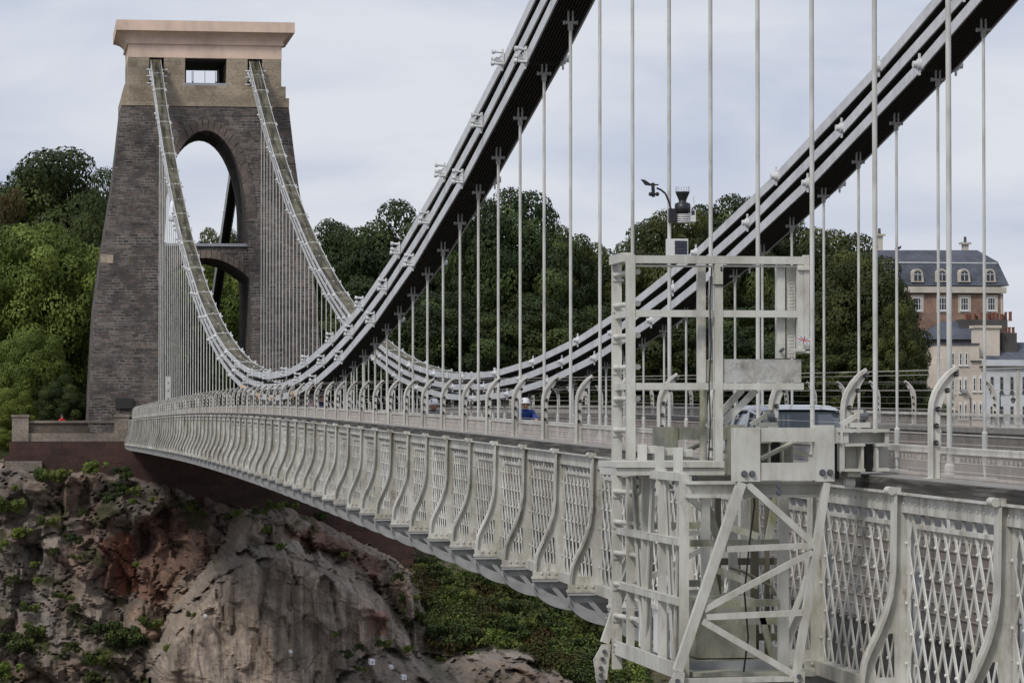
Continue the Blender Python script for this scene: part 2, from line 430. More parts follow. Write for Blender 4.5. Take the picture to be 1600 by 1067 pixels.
def leaf_mat(name, dark, light, trans=0.15):
    m, nt, b = newmat(name)
    at_ = nt.nodes.new("ShaderNodeAttribute"); at_.attribute_name = "tint"
    oi = nt.nodes.new("ShaderNodeObjectInfo")
    c = ramp(nt, at_.outputs["Fac"], [(0.0, dark), (0.6, tuple((d*0.6+l*0.4) for d, l in zip(dark, light))), (1.0, light)])
    r = ramp(nt, oi.outputs["Random"], [(0.0,(0.85,0.9,0.85)),(1.0,(1.15,1.08,0.95))])
    c = mixc(nt, 1.0, c, r, 'MULTIPLY')
    nt.links.new(c, b.inputs["Base Color"]); b.inputs["Roughness"].default_value = 0.65
    b.inputs["Specular IOR Level"].default_value = 0.25
    tr = nt.nodes.new("ShaderNodeBsdfTranslucent"); nt.links.new(c, tr.inputs["Color"])
    mx = nt.nodes.new("ShaderNodeMixShader"); mx.inputs[0].default_value = trans
    out = nt.nodes["Material Output"]
    nt.links.new(b.outputs[0], mx.inputs[1]); nt.links.new(tr.outputs[0], mx.inputs[2]); nt.links.new(mx.outputs[0], out.inputs["Surface"])
    return m
M['leaf'] = leaf_mat("dark_foliage", (0.020,0.034,0.011), (0.085,0.115,0.034))
M['leaf_olive'] = leaf_mat("olive_foliage", (0.024,0.034,0.010), (0.110,0.122,0.034))
M['leaf_brown'] = leaf_mat("bronze_foliage", (0.040,0.032,0.010), (0.12,0.085,0.028))
M['leaf_light'] = leaf_mat("light_foliage", (0.075,0.110,0.020), (0.26,0.32,0.075), 0.25)
M['leaf_scrub'] = leaf_mat("scrub_foliage", (0.038,0.064,0.016), (0.19,0.215,0.055))
M['bark'] = plain("bark", (0.06,0.05,0.04), 0.95, var=0.35, scale=4)
M['grass'] = plain("grass_ground", (0.05,0.058,0.02), 0.95, var=0.35, scale=1.2)
M['mud'] = plain("river_mud", (0.09,0.08,0.065), 0.8, var=0.2, scale=0.2)

# ------------------------------------------------------------------ bridge profile
P0, S0 = 2.4384, 197.42
def Yn(n): return S0 - P0*n
_tab = [(-10,-0.63),(0,-0.595),(10,-0.555),(19.47,-0.505),(27,-0.44),(34.16,-0.367),(43.9,-0.264),(56,-0.147),(66,-0.053),(76,0.03),(86.3,0.098),(99.6,0.155),(113,0.187),(126,0.194),(141,0.174),(155,0.143),(171,0.104),(193,0.03),(206,-0.02),(220,-0.05)]
_ty, _tz = np.array([a for a, _ in _tab], float), np.array([b for _, b in _tab], float)
_tm = np.gradient(_tz, _ty)
def cap(Y):
    i = int(np.clip(np.searchsorted(_ty, Y)-1, 0, len(_ty)-2)); h = _ty[i+1]-_ty[i]; t = (Y-_ty[i])/h
    return float((2*t**3-3*t*t+1)*_tz[i]+(t**3-2*t*t+t)*h*_tm[i]+(-2*t**3+3*t*t)*_tz[i+1]+(t**3-t*t)*h*_tm[i+1])
def slope(Y): return (cap(Y+0.6)-cap(Y-0.6))/1.2
def chain0(Y): return 1.89104541e-03*Y*Y - 3.73736296e-01*Y + 19.0731047
BXN, BXP = -4.615, 4.615
N_FAR, N_NEAR = 0, 75

# ------------------------------------------------------------------ ground, water, cliffs
g = MB(); g.box(-3000, 3000, 205.5, 4000, -14, -1.45)
tag(g.build("ground", M['grass']), kind="structure")
g = MB(); g.box(-3500, 3500, -1500, 4200, -78, -74)
tag(g.build("river", M['mud']), kind="structure")

def interp(pts, x):
    xs = [p[0] for p in pts]; ys = [p[1] for p in pts]
    return float(np.interp(x, xs, ys))
def sm(t): t = min(max(t, 0.0), 1.0); return t*t*(3-2*t)
TOPB = [(-2000,716),(0,722),(100,727),(185,732),(250,746),(330,768),(400,790),(520,820),(640,880),(760,900)]
BUT = [(215,1120),(245,1000),(262,965),(290,925),(330,882),(380,856),(425,842),(465,846),(510,868),(555,893),(600,925),(632,958),(642,985),(660,1100),(700,1400)]
MIDR = [(300,1000),(340,860),(365,812),(400,795),(450,778),(500,796),(560,828),(620,858),(655,905),(672,950),(700,1080),(760,1400)]
LOWR = [(480,1130),(520,1040),(560,1012),(600,1003),(650,1015),(690,1020),(760,1008),(800,1012),(850,1038),(905,1068),(960,1110),(1100,1250)]
def px_of(X, Z, Y=196.0):
    q = Vector((X, Y, Z)) - Vector(CAM); d = q.dot(_fw)
    return 800 + FPX*q.dot(_rt)/d, 533.5 - FPX*q.dot(_up)/d
def cliff(X, Z, full=False):
    x, y = px_of(X, Z)
    # back wall on the left, planted slope on the right
    Tb = interp(TOPB, x) + 7*noise.noise((x*0.05, 1.3, 8.1))
    back = 206.5 - 9.0*sm((y-Tb+6)/22) - max(0, (y-Tb))*0.006
    rec = math.exp(-(((x-262)/62)**2 + ((y-880)/85)**2))*1.9        # dark recess beside the buttress
    rec += math.exp(-(((x-420)/120)**2 + ((y-770)/40)**2))*0.6
    back += rec
    slope_ = 203.5 - max(0, (y-850))*0.062 - max(0, x-950)*0.004
    t = sm((x-600)/90)
    Yv = back*(1-t) + slope_*t
    slab = pale = 0.0
    for i, (tab, front, soft) in enumerate(((MIDR, 194.8, 26), (BUT, 191.0, 34), (LOWR, 187.6, 34))):
        T = interp(tab, x) + 8*noise.noise((x*0.03, 3.3, 1.1)) + 6*noise.noise((x*0.11, 7.3, 1.1))
        Tp = (interp(tab, x+6)-interp(tab, x-6))/12
        d = (y-T)/math.sqrt(1+Tp*Tp)/soft
        if d > 0:
            tt = sm(min(d, 1.0))**0.75; f = front - max(0, y-T)*0.008
            if f < Yv:
                Yv = Yv*(1-tt) + f*tt
                slab = tt if i == 1 else 0.0
                pale = math.exp(-(y-T)/math.sqrt(1+Tp*Tp)/15)*(0.85 if i else 0.5)
    return (Yv, slab, pale) if full else Yv
def build_cliff():
    xs = np.linspace(-19, 34, 330); zs = np.linspace(-1.9, -19, 200)
    xs = np.concatenate([np.linspace(-90, -20, 40), xs, np.linspace(35, 110, 40)])
    zs = np.concatenate([zs, np.linspace(-20, -76, 30)])
    vs_ = []; red = []; veg = []; tint = []; slabs = []; pales = []
    def inpoly(x, y, P):
        c = False; j = len(P)-1
        for i in range(len(P)):
            if (P[i][1] > y) != (P[j][1] > y) and x < (P[j][0]-P[i][0])*(y-P[i][1])/(P[j][1]-P[i][1])+P[i][0]: c = not c
            j = i
        return c
    REDP = [[(158,850),(190,832),(215,838),(218,925),(196,932),(160,925)], [(222,815),(275,795),(330,815),(325,870),(282,915),(245,948),(216,935),(220,860)],
            [(430,830),(500,826),(560,850),(605,885),(585,905),(520,868),(440,835)], [(565,950),(598,946),(590,985),(560,985)]]
    JOINTS = [(509,905,514,960),(514,960,519,1003),(440,870,452,905),(395,872,420,868),(330,905,345,960),(485,1040,470,1067),(560,880,575,925),(420,860,470,872),(470,872,540,905)]
    def facet(p, sc):
        q = Vector((p.x*sc[0], p.y*sc[1], p.z*sc[2]))
        d_, pt = noise.voronoi(q)
        def val(f):
            h1, h2, h3 = noise.cell(f*7.13+Vector((.3,.1,.7))), noise.cell(f*5.7+Vector((4.1,2.2,.4))), noise.cell(f*9.1+Vector((1.1,8.2,3.4)))
            v = q - f
            return v.x*(h1-0.5)*1.7 + v.z*(h2-0.5)*1.4 + (h3-0.5)*0.6, h3
        a1, t1 = val(pt[0]); a2, t2 = val(pt[1])
        w_ = sm((d_[1]-d_[0])/0.09)*0.5 + 0.5
        return a1*w_ + a2*(1-w_), t1*w_ + t2*(1-w_)
    for Z in zs:
        for X in xs:
            Y, slab, pale = cliff(X, Z, True)
            x, y = px_of(X, Z)
            p = Vector((X, Y, Z))
            wv = Vector((noise.noise(p*0.5), noise.noise(p*0.5+Vector((9,3,1))), noise.noise(p*0.5+Vector((2,7,5)))))
            f1, t1 = facet(p+wv*0.8, (0.25,0.15,0.155)); f2, t2 = facet(p+wv*0.35, (0.85,0.5,0.55))
            n1 = noise.fractal(p*0.3, 1.0, 2.0, 3); n3 = noise.fractal(p*1.9, 0.8, 2.1, 4)
            g_ = noise.fractal(Vector((X*1.1+wv.x*0.5, 0.0, Z*0.10)), 0.8, 2.0, 4)
            k = 1 - 0.72*slab
            cr = abs(noise.fractal(Vector((X*0.45+Z*0.3, Y*0.1, Z*0.28-X*0.15))+wv*0.25, 0.9, 2.0, 3)); cr2 = abs(noise.fractal(Vector((X*1.0-Z*0.5, 3.0, Z*0.8+X*0.4))+wv*0.3, 0.9, 2.0, 3))
            Yd = Y + 0.45*k*k*(1-sm(cr/0.07)) + 0.22*k*(1-sm(cr2/0.08)) - k*0.35*n1 - (0.45+0.55*k)*1.5*f1 - (0.25+0.75*k)*0.62*f2 - (0.07+0.14*pale)*n3 - slab*0.16*g_ - pale*0.5*f2
            if slab > 0.3:
                for (xa, ya, xb, yb) in JOINTS:
                    tj = min(max(((x-xa)*(xb-xa)+(y-ya)*(yb-ya))/((xb-xa)**2+(yb-ya)**2), 0), 1)
                    dj = math.hypot(x-xa-tj*(xb-xa)+3*noise.noise(p*1.7), y-ya-tj*(yb-ya))
                    if dj < 4.5: Yd += 0.45*(1-sm(dj/4.5))
            if x > 640 and y < interp(LOWR, x): Yd = Y - 0.4*n1 - 0.2*n3
            vs_.append((X, Yd, Z + 0.08*n3))
            xx, yy = x + 7*noise.noise(p*0.9), y + 7*noise.noise(p*0.9+Vector((5,5,5)))
            r = 0.0
            for i_, P in enumerate(REDP):
                if inpoly(xx, yy, P): r = (0.95, 0.5, 0.5, 0.6)[i_]
            if x < 640 and y < 990: r = max(r, 0.28*sm((noise.fractal(p*0.22+Vector((3,1,0)), 1.0, 2.0, 3)-0.25)/0.3))
            red.append(r)
            v = sm((x-640)/50)*sm((y-845)/20)
            T = interp(LOWR, x)
            if y > T - 6: v *= 1 - sm((y-T+6)/10)
            patch = noise.fractal(Vector((X*0.55, 4.2, Z*0.8)), 0.8, 2, 4)
            vv = sm((patch-0.22)/0.2)*0.8
            if x > 640: vv *= 0.6
            if 235 < x < 640 and y > 830: vv *= 0.25
            if x < 240 and y > 950: vv = min(1, vv*1.6 + 0.05)
            veg.append(max(v*(0.75+0.25*patch), vv))
            tint.append(0.6*t1*k + 0.4*t2*k + 0.5*slab); slabs.append(slab); pales.append(pale)
    w = len(xs); h = len(zs)
    fs = [(j*w+i, (j+1)*w+i, (j+1)*w+i+1, j*w+i+1) for j in range(h-1) for i in range(w-1)]
    me = bpy.data.meshes.new("cliff"); me.from_pydata(vs_, [], fs); me.materials.append(M['rock'])
    for nm, arr in (("red", red), ("veg", veg), ("tint", tint), ("slab", slabs), ("pale", pales)):
        a = me.attributes.new(nm, 'FLOAT', 'POINT'); a.data.foreach_set("value", arr)
    me.update()
    tag(link("cliff", me), kind="structure")
build_cliff()

# ------------------------------------------------------------------ foliage
def leaf_cloud(name, centers, radii, per, size, mat, seed, up=0.25, flat=0.8, align=0.5):
    rg = np.random.default_rng(seed)
    V = []; T = []
    for (c, r, k) in zip(centers, radii, per):
        k = int(k)
        d = rg.normal(size=(k,3)); d[:,2] = d[:,2] + up; d /= np.linalg.norm(d, axis=1)[:,None]
        rad = r*(0.66 + 0.36*rg.random(k)**0.6)
        pos = np.array(c) + d*rad[:,None]*np.array([1,1,flat])
        nrm = d*np.array([1,1,1.25]) + rg.normal(scale=align, size=(k,3)); nrm /= np.linalg.norm(nrm, axis=1)[:,None]
        a = rg.normal(size=(k,3)); e1 = np.cross(nrm, a); e1 /= np.linalg.norm(e1, axis=1)[:,None]
        e2 = np.cross(nrm, e1)
        s1 = size*(0.55+0.8*rg.random(k)); s2 = s1*(0.5+0.4*rg.random(k))
        e1 *= s1[:,None]/2; e2 *= s2[:,None]/2
        q = np.stack([pos-e1, pos-e2*0.9+e1*0.1, pos+e1, pos+e2], axis=1)
        V.append(q.reshape(-1,3))
        base = rg.random()**1.3*0.85
        T.append(np.clip(base + rg.normal(scale=0.08, size=k) + 0.12*rg.random(k), 0, 1))
    V = np.concatenate(V); T = np.concatenate(T); nq = len(T)
    me = bpy.data.meshes.new(name)
    me.vertices.add(nq*4); me.vertices.foreach_set("co", V.astype(np.float32).ravel())
    me.loops.add(nq*4); me.loops.foreach_set("vertex_index", np.arange(nq*4, dtype=np.int32))
    me.polygons.add(nq); me.polygons.foreach_set("loop_start", np.arange(0, nq*4, 4, dtype=np.int32))
    a = me.attributes.new("tint", 'FLOAT', 'FACE'); a.data.foreach_set("value", T.astype(np.float32))
    me.materials.append(mat); me.update(); me.validate()
    return me
def tree_proto(seed, rx, rz, n_clump, leaves, size, mat, trunk_h):
    """crown centred above trunk; base at z=0, crown from trunk_h upward"""
    rg = random.Random(seed)
    cs, rs = [], []
    zc = trunk_h + rz
    ga = math.pi*(3-math.sqrt(5))
    def wob(d): return 1 + 0.32*noise.noise(Vector((d.x*1.5+seed, d.y*1.5, d.z*1.5))) + 0.12*noise.noise(Vector((d.x*3.7+seed, d.y*3.7, d.z*3.7)))
    n_sh = int(n_clump*0.78)
    for i in range(n_clump):
        if i < n_sh:
            z = 1 - 1.85*(i+0.5)/n_sh; a_ = i*ga + rg.uniform(-0.3,0.3); q = math.sqrt(max(0,1-z*z))
            d = Vector((q*math.cos(a_), q*math.sin(a_), z)); f = rg.uniform(0.62, 0.92)
        else:
            d = Vector((rg.gauss(0,1), rg.gauss(0,1), rg.gauss(0,1))).normalized(); f = rg.uniform(0.2, 0.66)
        w_ = wob(d)*f
        cs.append(Vector((d.x*rx*w_, d.y*rx*w_, zc + d.z*rz*w_))); rs.append(rx*(rg.uniform(0.15, 0.30) if i < n_sh else rg.uniform(0.24,0.32)))
    per = [leaves*(r*r)/sum(x*x for x in rs) for r in rs]
    crown = leaf_cloud("crown", cs, rs, per, size, mat, seed, flat=0.62, align=0.30)
    t = MB()
    top = Vector((0.2, 0.1, zc))
    t.path([(0,0,-1.5), (0.05,0,trunk_h*0.5), (0.1,0.05,trunk_h), top], [0.06*rx, 0.05*rx, 0.045*rx, 0.02*rx], 8)
    for i in range(0, len(cs), 5):
        st = Vector((0.08,0.03,trunk_h*0.8+rg.random()*rz*0.9))
        mid_ = st.lerp(cs[i], 0.5) + Vector((0,0,-0.2))
        t.path([st, mid_, cs[i]], [0.022*rx, 0.015*rx, 0.006*rx], 5)
    return crown, t.mesh("trunk", M['bark'])
PRO = {
 'a': tree_proto(11, 6.0, 5.4, 130, 92000, 0.235, M['leaf'], 2.0),
 'b': tree_proto(23, 6.0, 5.0, 120, 88000, 0.235, M['leaf'], 1.8),
 'c': tree_proto(37, 6.0, 5.6, 130, 92000, 0.235, M['leaf_olive'], 2.0),
 'd': tree_proto(41, 6.0, 5.2, 130, 88000, 0.22, M['leaf_light'], 1.4),
 'e': tree_proto(59, 6.0, 5.2, 120, 84000, 0.235, M['leaf_brown'], 1.8),
}
ZMAX = {k: max(v.co.z for v in c[0].vertices)*0.98 for k, c in PRO.items()}
def tree(px, pytop, halfpx, Y, kind, label, group, zb=-1.6):
    top = at(px, pytop, Y); k = ppm(Y)
    w = halfpx/k*1.45
    crown, trunk = PRO[kind]
    e = empty("tree", (top.x, Y, zb), label, "tree", group, rz=rnd.random()*6.28)
    zmax = ZMAX[kind]
    e.scale = (w/6.0, w/6.0, (top.z-zb)/zmax)
    link("crown", crown, e); link("trunk", trunk, e)
    return e
GR, GL = "trees beyond the bridge", "trees left of the tower"
for a in [
 (520,346,62,262,'a',"dark round tree directly right of the tower, behind the crossing chains"),
 (615,316,82,257,'b',"dark green tree behind the near chain where it crosses the far chain"),
 (698,332,66,270,'c',"mid green tree behind the close rods right of the chain crossing"),
 (786,298,80,250,'a',"tall dark tree with domed top right of the rising near chain"),
 (862,326,58,262,'b',"dark tree leaning right beside the tall domed tree"),
 (925,384,58,272,'c',"lower olive tree in the dip of the tree line left of the weather station"),
 (992,352,60,266,'b',"round dark tree behind the left end of the steel cradle"),
 (1062,334,78,258,'c',"olive tree directly behind the weather station"),
 (1132,308,76,264,'a',"high tree whose top shows above the far chain by the weather station"),
 (1216,338,80,268,'c',"olive tree behind the right half of the steel cradle"),
 (1296,360,80,252,'c',"broad olive tree right of the steel cradle under the far chain"),
 (1342,396,72,240,'c',"olive tree with ragged right edge overhanging the pale terrace houses"),
 (1404,478,36,236,'c',"low right edge of foliage drooping over the white house front"),
]: tree(*a, GR)
for a in [
 (96,238,112,246,'a',"tall dark tree rising directly left of the tower"),
 (30,262,70,250,'b',"dark tree at the left edge behind the bright green tree"),
 (150,300,50,238,'b',"dark tree half hidden behind the tower's left edge"),
 (6,300,48,236,'e',"bronze tree at the left edge above the bright green tree"),
 (150,268,62,244,'b',"dark tree against the tower's left edge beside the tall dark tree"),
 (52,352,92,222,'d',"bright green tree filling the left edge below the dark trees"),
 (118,470,52,226,'a',"dark tree between the bright green tree and the tower foot"),
]: tree(*a, GL)
tree(338,360,48,300,'c',"distant olive tree seen through the upper opening of the tower arch", "trees behind the tower arch")
tree(372,400,60,262,'e',"yellowish tree seen through the lower opening of the tower arch", "trees behind the tower arch")
tree(285,395,75,255,'d',"light green tree behind the dense rods in the tower's lower opening", "trees behind the tower arch")
# lower planting that closes the view under the crowns
for i, (px, py, w, Y, k, lb) in enumerate([
 (560,470,75,244,'b',"dark bush under the trees right of the tower foot"),
 (650,455,80,243,'a',"dark bush behind the rods where the far chain dips"),
 (740,470,78,246,'c',"olive bush behind the lowest part of the far chain"),
 (830,460,80,244,'a',"dark bush behind the cyclist in blue"),
 (920,480,78,246,'b',"dark bush behind the left ladder of the cradle"),
 (1010,470,80,245,'c',"olive bush behind the lower half of the cradle frame"),
 (1100,470,80,246,'b',"dark bush behind the middle posts of the cradle frame"),
 (1190,480,80,245,'a',"dark bush behind the white flaking panel of the cradle"),
 (1280,490,80,242,'b',"dark bush above the parked dark car"),
 (1350,520,74,238,'c',"olive bush behind the lever of the near clamp"),
 ]): tree(px, py, w, Y, k, lb, "bushes under the trees")

for i in range(17):
    px = 215 + i*75
    top = at(px, 596, 292.0); w_ = 62/ppm(292.0); o = link("bush", PRO['ab'[i % 2]][0]); o.location = (top.x, 292, -2.4); o.scale = (w_/6*1.3, w_/6, (top.z+2.4)/ZMAX['ab'[i % 2]]); o.rotation_euler = (0,0,i*1.3)
    tag(o, "low dark bush of the undergrowth row far behind the deck, under the trees", "bush", "undergrowth behind the deck")
def shrub_proto(seed, mat, n=14, leaves=1600, size=0.16):
    rg = random.Random(seed); cs, rs = [], []
    for i in range(n):
        cs.append(Vector((rg.uniform(-0.8,0.8), rg.uniform(-0.4,0.3), rg.uniform(0,0.9)*(1-0.3*rg.random())))); rs.append(rg.uniform(0.2,0.42))
    me = leaf_cloud("foliage", cs, rs, [leaves/n]*n, size, mat, seed)
    return me
SH = [shrub_proto(3, M['leaf_scrub']), shrub_proto(4, M['leaf_light']), shrub_proto(5, M['leaf']), shrub_proto(6, M['leaf_olive'])]
SHC = ["scrubby green", "bright green", "dark green", "olive"]
def where(x, y):
    for f, t in ((lambda: y < 745, "just under the red stone courses"), (lambda: x < 130, "on the rock face by the left edge"),
                 (lambda: 130 <= x < 260 and y < 880, "on the cliff below the stone parapet"), (lambda: x < 330, "in the recess beside the big grey rock"),
                 (lambda: x < 640 and y < 850, "on the red ledge under the deck"), (lambda: x < 640, "on the big grey rock"),
                 (lambda: y < 980, "on the planted slope under the deck"), (lambda: True, "on the lowest rock at the bottom edge")):
        if f(): return t
_cnt = {}
shr = [(100,738,16,1),(70,742,18,0),(150,728,22,1),(235,722,26,2),(265,730,20,0),(300,742,24,0),(190,738,18,2),(330,752,22,0),(385,772,20,2),(430,790,14,0),
 (15,790,24,0),(35,830,18,1),(75,815,16,0),(55,880,9,1),(8,850,20,1),(20,905,16,3),(62,905,10,1),(90,930,10,0),(20,1000,26,2),(10,1045,30,1),(60,985,20,0),(110,1010,18,3),
 (170,985,30,2),(205,990,26,2),(235,975,18,0),(150,1030,20,0),(85,860,12,3),(130,800,12,3),(180,770,10,2),(215,880,9,1),(310,800,14,3),(345,740,16,0),(120,870,9,0),
 (500,805,12,2),(600,850,12,0),(455,790,12,0),(540,865,9,1),(620,900,14,3),(640,935,16,0),(440,852,12,1),(480,862,8,3),(525,990,8,1),(565,1045,9,0),(300,960,9,0),(265,1010,12,1),
 (650,965,24,3),(690,900,22,2),(720,930,24,0),(760,965,22,3),(810,985,24,2),(850,1010,20,2),(700,985,20,0),(780,940,18,0),(870,980,22,2),(910,1005,22,2),(830,950,20,2),(660,885,16,1),(720,870,14,2),(890,1040,18,0),(935,1030,22,2),
 (600,1005,14,0),(640,1012,12,1),(540,1020,12,2),(740,1020,10,1),(690,1030,9,0),(920,1060,24,2),(560,1010,12,3)]
rg_ = random.Random(12)
for i in range(16):
    x = rg_.uniform(0, 430); shr.append((x, interp(TOPB, x)+rg_.uniform(2, 45), rg_.uniform(8, 20), rg_.choice([0,0,1,2,3])))
for i in range(10):
    shr.append((rg_.uniform(0, 230), rg_.uniform(780, 1060), rg_.uniform(7, 18), rg_.choice([0,0,1,2,3])))
for i in range(16):
    shr.append((rg_.uniform(660, 940), rg_.uniform(880, 1000), rg_.uniform(22, 40), rg_.choice([0,1,2,3])))
for (x, y, s, k) in shr:
    p = at(x, y, 196.0); Yc = cliff(p.x, p.z); p = at(x, y + s*0.45, Yc); Yc = cliff(p.x, p.z) - 0.15
    p = at(x, y + s*0.45, Yc)
    w = where(x, y); key = (k, w); _cnt[key] = _cnt.get(key, 0) + 1
    o = link("shrub", SH[k])
    o.location = p; sc_ = s/ppm(Yc)*1.0
    o.scale = (sc_, sc_*0.8, sc_*1.0); o.rotation_euler = (0, 0, rnd.uniform(-0.6, 0.6))
    tag(o, f"{SHC[k]} shrub growing {w}", "shrub", "shrubs on the cliff " + w + " " + SHC[k])
for (x, y, w, k, Y, lb) in [(48,565,62,1,214,"rounded green bush below the bright green tree, behind the stone parapet"),(14,640,44,1,209,"light green bush at the left edge beside the stone pillar"),
                        (95,620,46,0,212,"shaded green bush behind the parapet beside the person in red"),(4,690,26,1,203.5,"small light green bush against the left end of the stone pillar")]:
    o = link("bush", PRO['d' if k else 'b'][0]); p = at(x, y, Y); s = w/ppm(Y)
    top_ = at(x, y-w*0.75, Y).z; zs_ = (top_+2.2)/(ZMAX['d' if k else 'b'])
    o.location = (p.x, Y, -2.2); o.scale = (s/6*1.05, s/6*0.9, zs_)
    tag(o, lb, "bush", "bushes behind the stone parapet")
# ground cover on the planted slope
def cover():
    rg = np.random.default_rng(5); sets = {0: [[],[]], 1: [[],[]], 2: [[],[]], 3: [[],[]]}
    tries = n_ = 0
    while n_ < 760 and tries < 12000:
        tries += 1
        x = rg.uniform(640, 1010); y = rg.uniform(852, 1090)
        if y > interp(LOWR, x) - 2 and x < 900: continue
        if x < 665 and y > 960: continue
        k_ = noise.noise(Vector((x*0.012, y*0.02, 2.2)))
        if k_ < -0.42: continue
        p = at(x, y, 196.0); Yc = cliff(p.x, p.z)
        h_ = noise.noise(Vector((x*0.016, y*0.03, 7.7))) + rg.normal(scale=0.12)
        w_ = 3 if h_ < -0.22 else (0 if h_ < 0.05 else (1 if h_ < 0.30 else 2))
        sets[w_][0].append(at(x, y, Yc-0.25)); sets[w_][1].append(rg.uniform(0.25, 0.8)); n_ += 1
    for w_, mt, lb in ((0, 'leaf_scrub', "dark green scrub covering the slope under the deck"), (1, 'leaf_olive', "olive scrub patches on the slope under the deck"), (2, 'leaf_brown', "rusty brown scrub patches on the slope under the deck"), (3, 'leaf_light', "bright green patches on the slope under the deck")):
        cs, rs = sets[w_]
        if not cs: continue
        me = leaf_cloud("ground_cover", cs, rs, [110]*len(cs), 0.17, M[mt], 77+w_, up=0.5)
        tag(link("ground_cover", me), lb, "ground cover", kind="stuff")
cover()

# ------------------------------------------------------------------ stone tower
TY = 207.0
def boolean_cut(body, cutters):
    for c in cutters:
        md = body.modifiers.new("cut", 'BOOLEAN'); md.object = c; md.operation = 'DIFFERENCE'; md.solver = 'EXACT'
    dg = bpy.context.evaluated_depsgraph_get()
    me = bpy.data.meshes.new_from_object(body.evaluated_get(dg))
    body.modifiers.clear(); body.data = me
    for c in cutters:
        bpy.data.objects.remove(c)
def build_tower():
    t = empty("stone_tower", (0, TY, -1.5), "dark rubble stone bridge tower with tall arch and pink cornice", "tower")
    off = (0, TY, -1.5)
    prof = [(-3.2,7.30,6.3),(0.13,7.17,6.1),(2.3,7.06,5.95),(7.0,6.80,5.6),(10.2,6.38,5.1),(14.5,5.72,4.4),(17.0,5.42,4.0),(19.45,5.16,3.7)]
    b = MB(); n = len(prof)
    vs_ = []
    for z, hw, hd in prof:
        c = 0.0
        vs_ += [(-hw, TY-hd, z), (hw, TY-hd, z), (hw, TY+hd, z), (-hw, TY+hd, z)]
    fs = [(3,2,1,0), tuple(range(4*(n-1), 4*n))]
    for i in range(n-1):
        for k in range(4):
            fs.append((i*4+k, i*4+(k+1)%4, (i+1)*4+(k+1)%4, (i+1)*4+k))
    b.add(vs_, fs)
    body = b.build("tower_body", M['rubble'], t, off)
    poly = [(-2.75,-6.0),(2.75,-6.0),(2.69,8.0),(2.48,12.4)]
    for i in range(1, 24):
        a = math.pi*i/24; poly.append((2.48*math.cos(a), 12.4+5.55*math.sin(a)))
    poly += [(-2.48,12.4),(-2.69,8.0)]
    c = MB(); c.prism(poly, 'y', TY-12, TY+12); co = c.build("cut", M['rubble'], None, off); co.location = off
    bpy.context.view_layer.update()
    boolean_cut(body, [co])
    # arch ring of voussoirs round the upper opening
    v = MB(); nv = 25
    for i in range(nv):
        a0, a1 = math.pi*i/nv + 0.008, math.pi*(i+1)/nv - 0.008
        hd = 4.18
        q = []
        for a, rr in ((a0,0.0),(a0,0.62),(a1,0.62),(a1,0.0)):
            q.append(((2.50+rr)*math.cos(a), 12.4+(5.57+rr*1.05)*math.sin(a)))
        zt = [p[1] for p in q]; zm = sum(zt)/4
        hd0 = interp([(z, h) for z, _, h in prof], zm)
        v.prism(q, 'y', TY-hd0-0.05, TY-hd0+0.25)
    v.build("arch_ring", masonry("arch_stones", [(0.085,0.068,0.060),(0.15,0.118,0.10)], (0.14,0.12,0.105), 0.5, 0.5, 0.0), t, off)
    # crossing wall with segmental arch inside the opening
    w = MB(); pts = []
    pts = [(-2.72,10.75),(2.72,10.75),(2.72,8.75)]
    for i in range(1, 14):
        x = 2.72 - 5.44*i/14; pts.append((x, 8.75 + 1.28*(1-(x/2.72)**2)))
    pts.append((-2.72,8.75))
    w.prism(pts, 'y', TY-4.6, TY+3.6)
    cw = w.build("crossing_wall", M['rubble'], t, off)
    k = MB()
    for i in range(16):
        x0 = -2.68 + 5.36*i/16 + 0.015; x1 = -2.68 + 5.36*(i+1)/16 - 0.015
        z = lambda x: 8.75 + 1.28*(1-(x/2.72)**2)
        k.prism([(x0,z(x0)+0.005),(x1,z(x1)+0.005),(x1*1.03,z(x1)+0.5),(x0*1.03,z(x0)+0.5)], 'y', TY-4.66, TY-4.3)
    k.build("arch_ring", M['grey_stone'] if False else bpy.data.materials["arch_stones"], cw)
    bpy.data.objects[k and cw.name].location  # keep reference
    ch = cw.children[0]; ch.data.transform(Matrix.Translation((-off[0], -off[1], -off[2])))
    p = MB(); p.box(-2.7,2.7, TY-4.75, TY-4.5, 10.75, 10.92); p.build("wall_coping", M['galv'], t, off)
    # loggia
    b = MB(); b.box(-5.17,5.17,TY-3.75,TY+3.75,19.45,20.02); b.box(-4.98,4.98,TY-3.55,TY+3.55,20.02,20.76)
    b.build("stone_band", M['ashlar'], t, off)
    for x0, x1 in ((-4.74,-3.45),(-2.55,-1.25),(1.32,2.62),(3.53,4.72)):
        b = MB(); b.box(x0, x1, TY-3.3, TY+3.3, 20.76, 22.48); b.build("pier", M['ashlar'], t, off)
    b = MB(); b.box(-1.4,1.42,TY-3.38,TY-3.02,20.762,20.93); b.build("window_sill", M['galv'], t, off)
    b = MB(); b.box(-4.7,4.7,TY-2.9,TY+2.9,22.36,22.478)
    b.build("saddle_beam", M['darkin'], t, off)
    for x0, x1 in ((-1.249,-1.0),(1.07,1.319)):
        b = MB(); b.box(x0,x1,TY+0.5,TY+3.0,20.77,22.35); b.build("iron_lining", M['darkin'], t, off)
    for x in (-0.75,-0.68,0.05,0.7,0.8):
        b = MB(); b.tube((x,TY-2,20.93),(x,TY-2,21.8),0.018); b.build("railing_rod", M['galv'], t, off)
    for x in (-0.72,0.75):
        b = MB(); b.tube((x,TY-2.2,20.93),(x,TY-2.2,21.15),0.05); b.build("bollard", M['galv'], t, off)
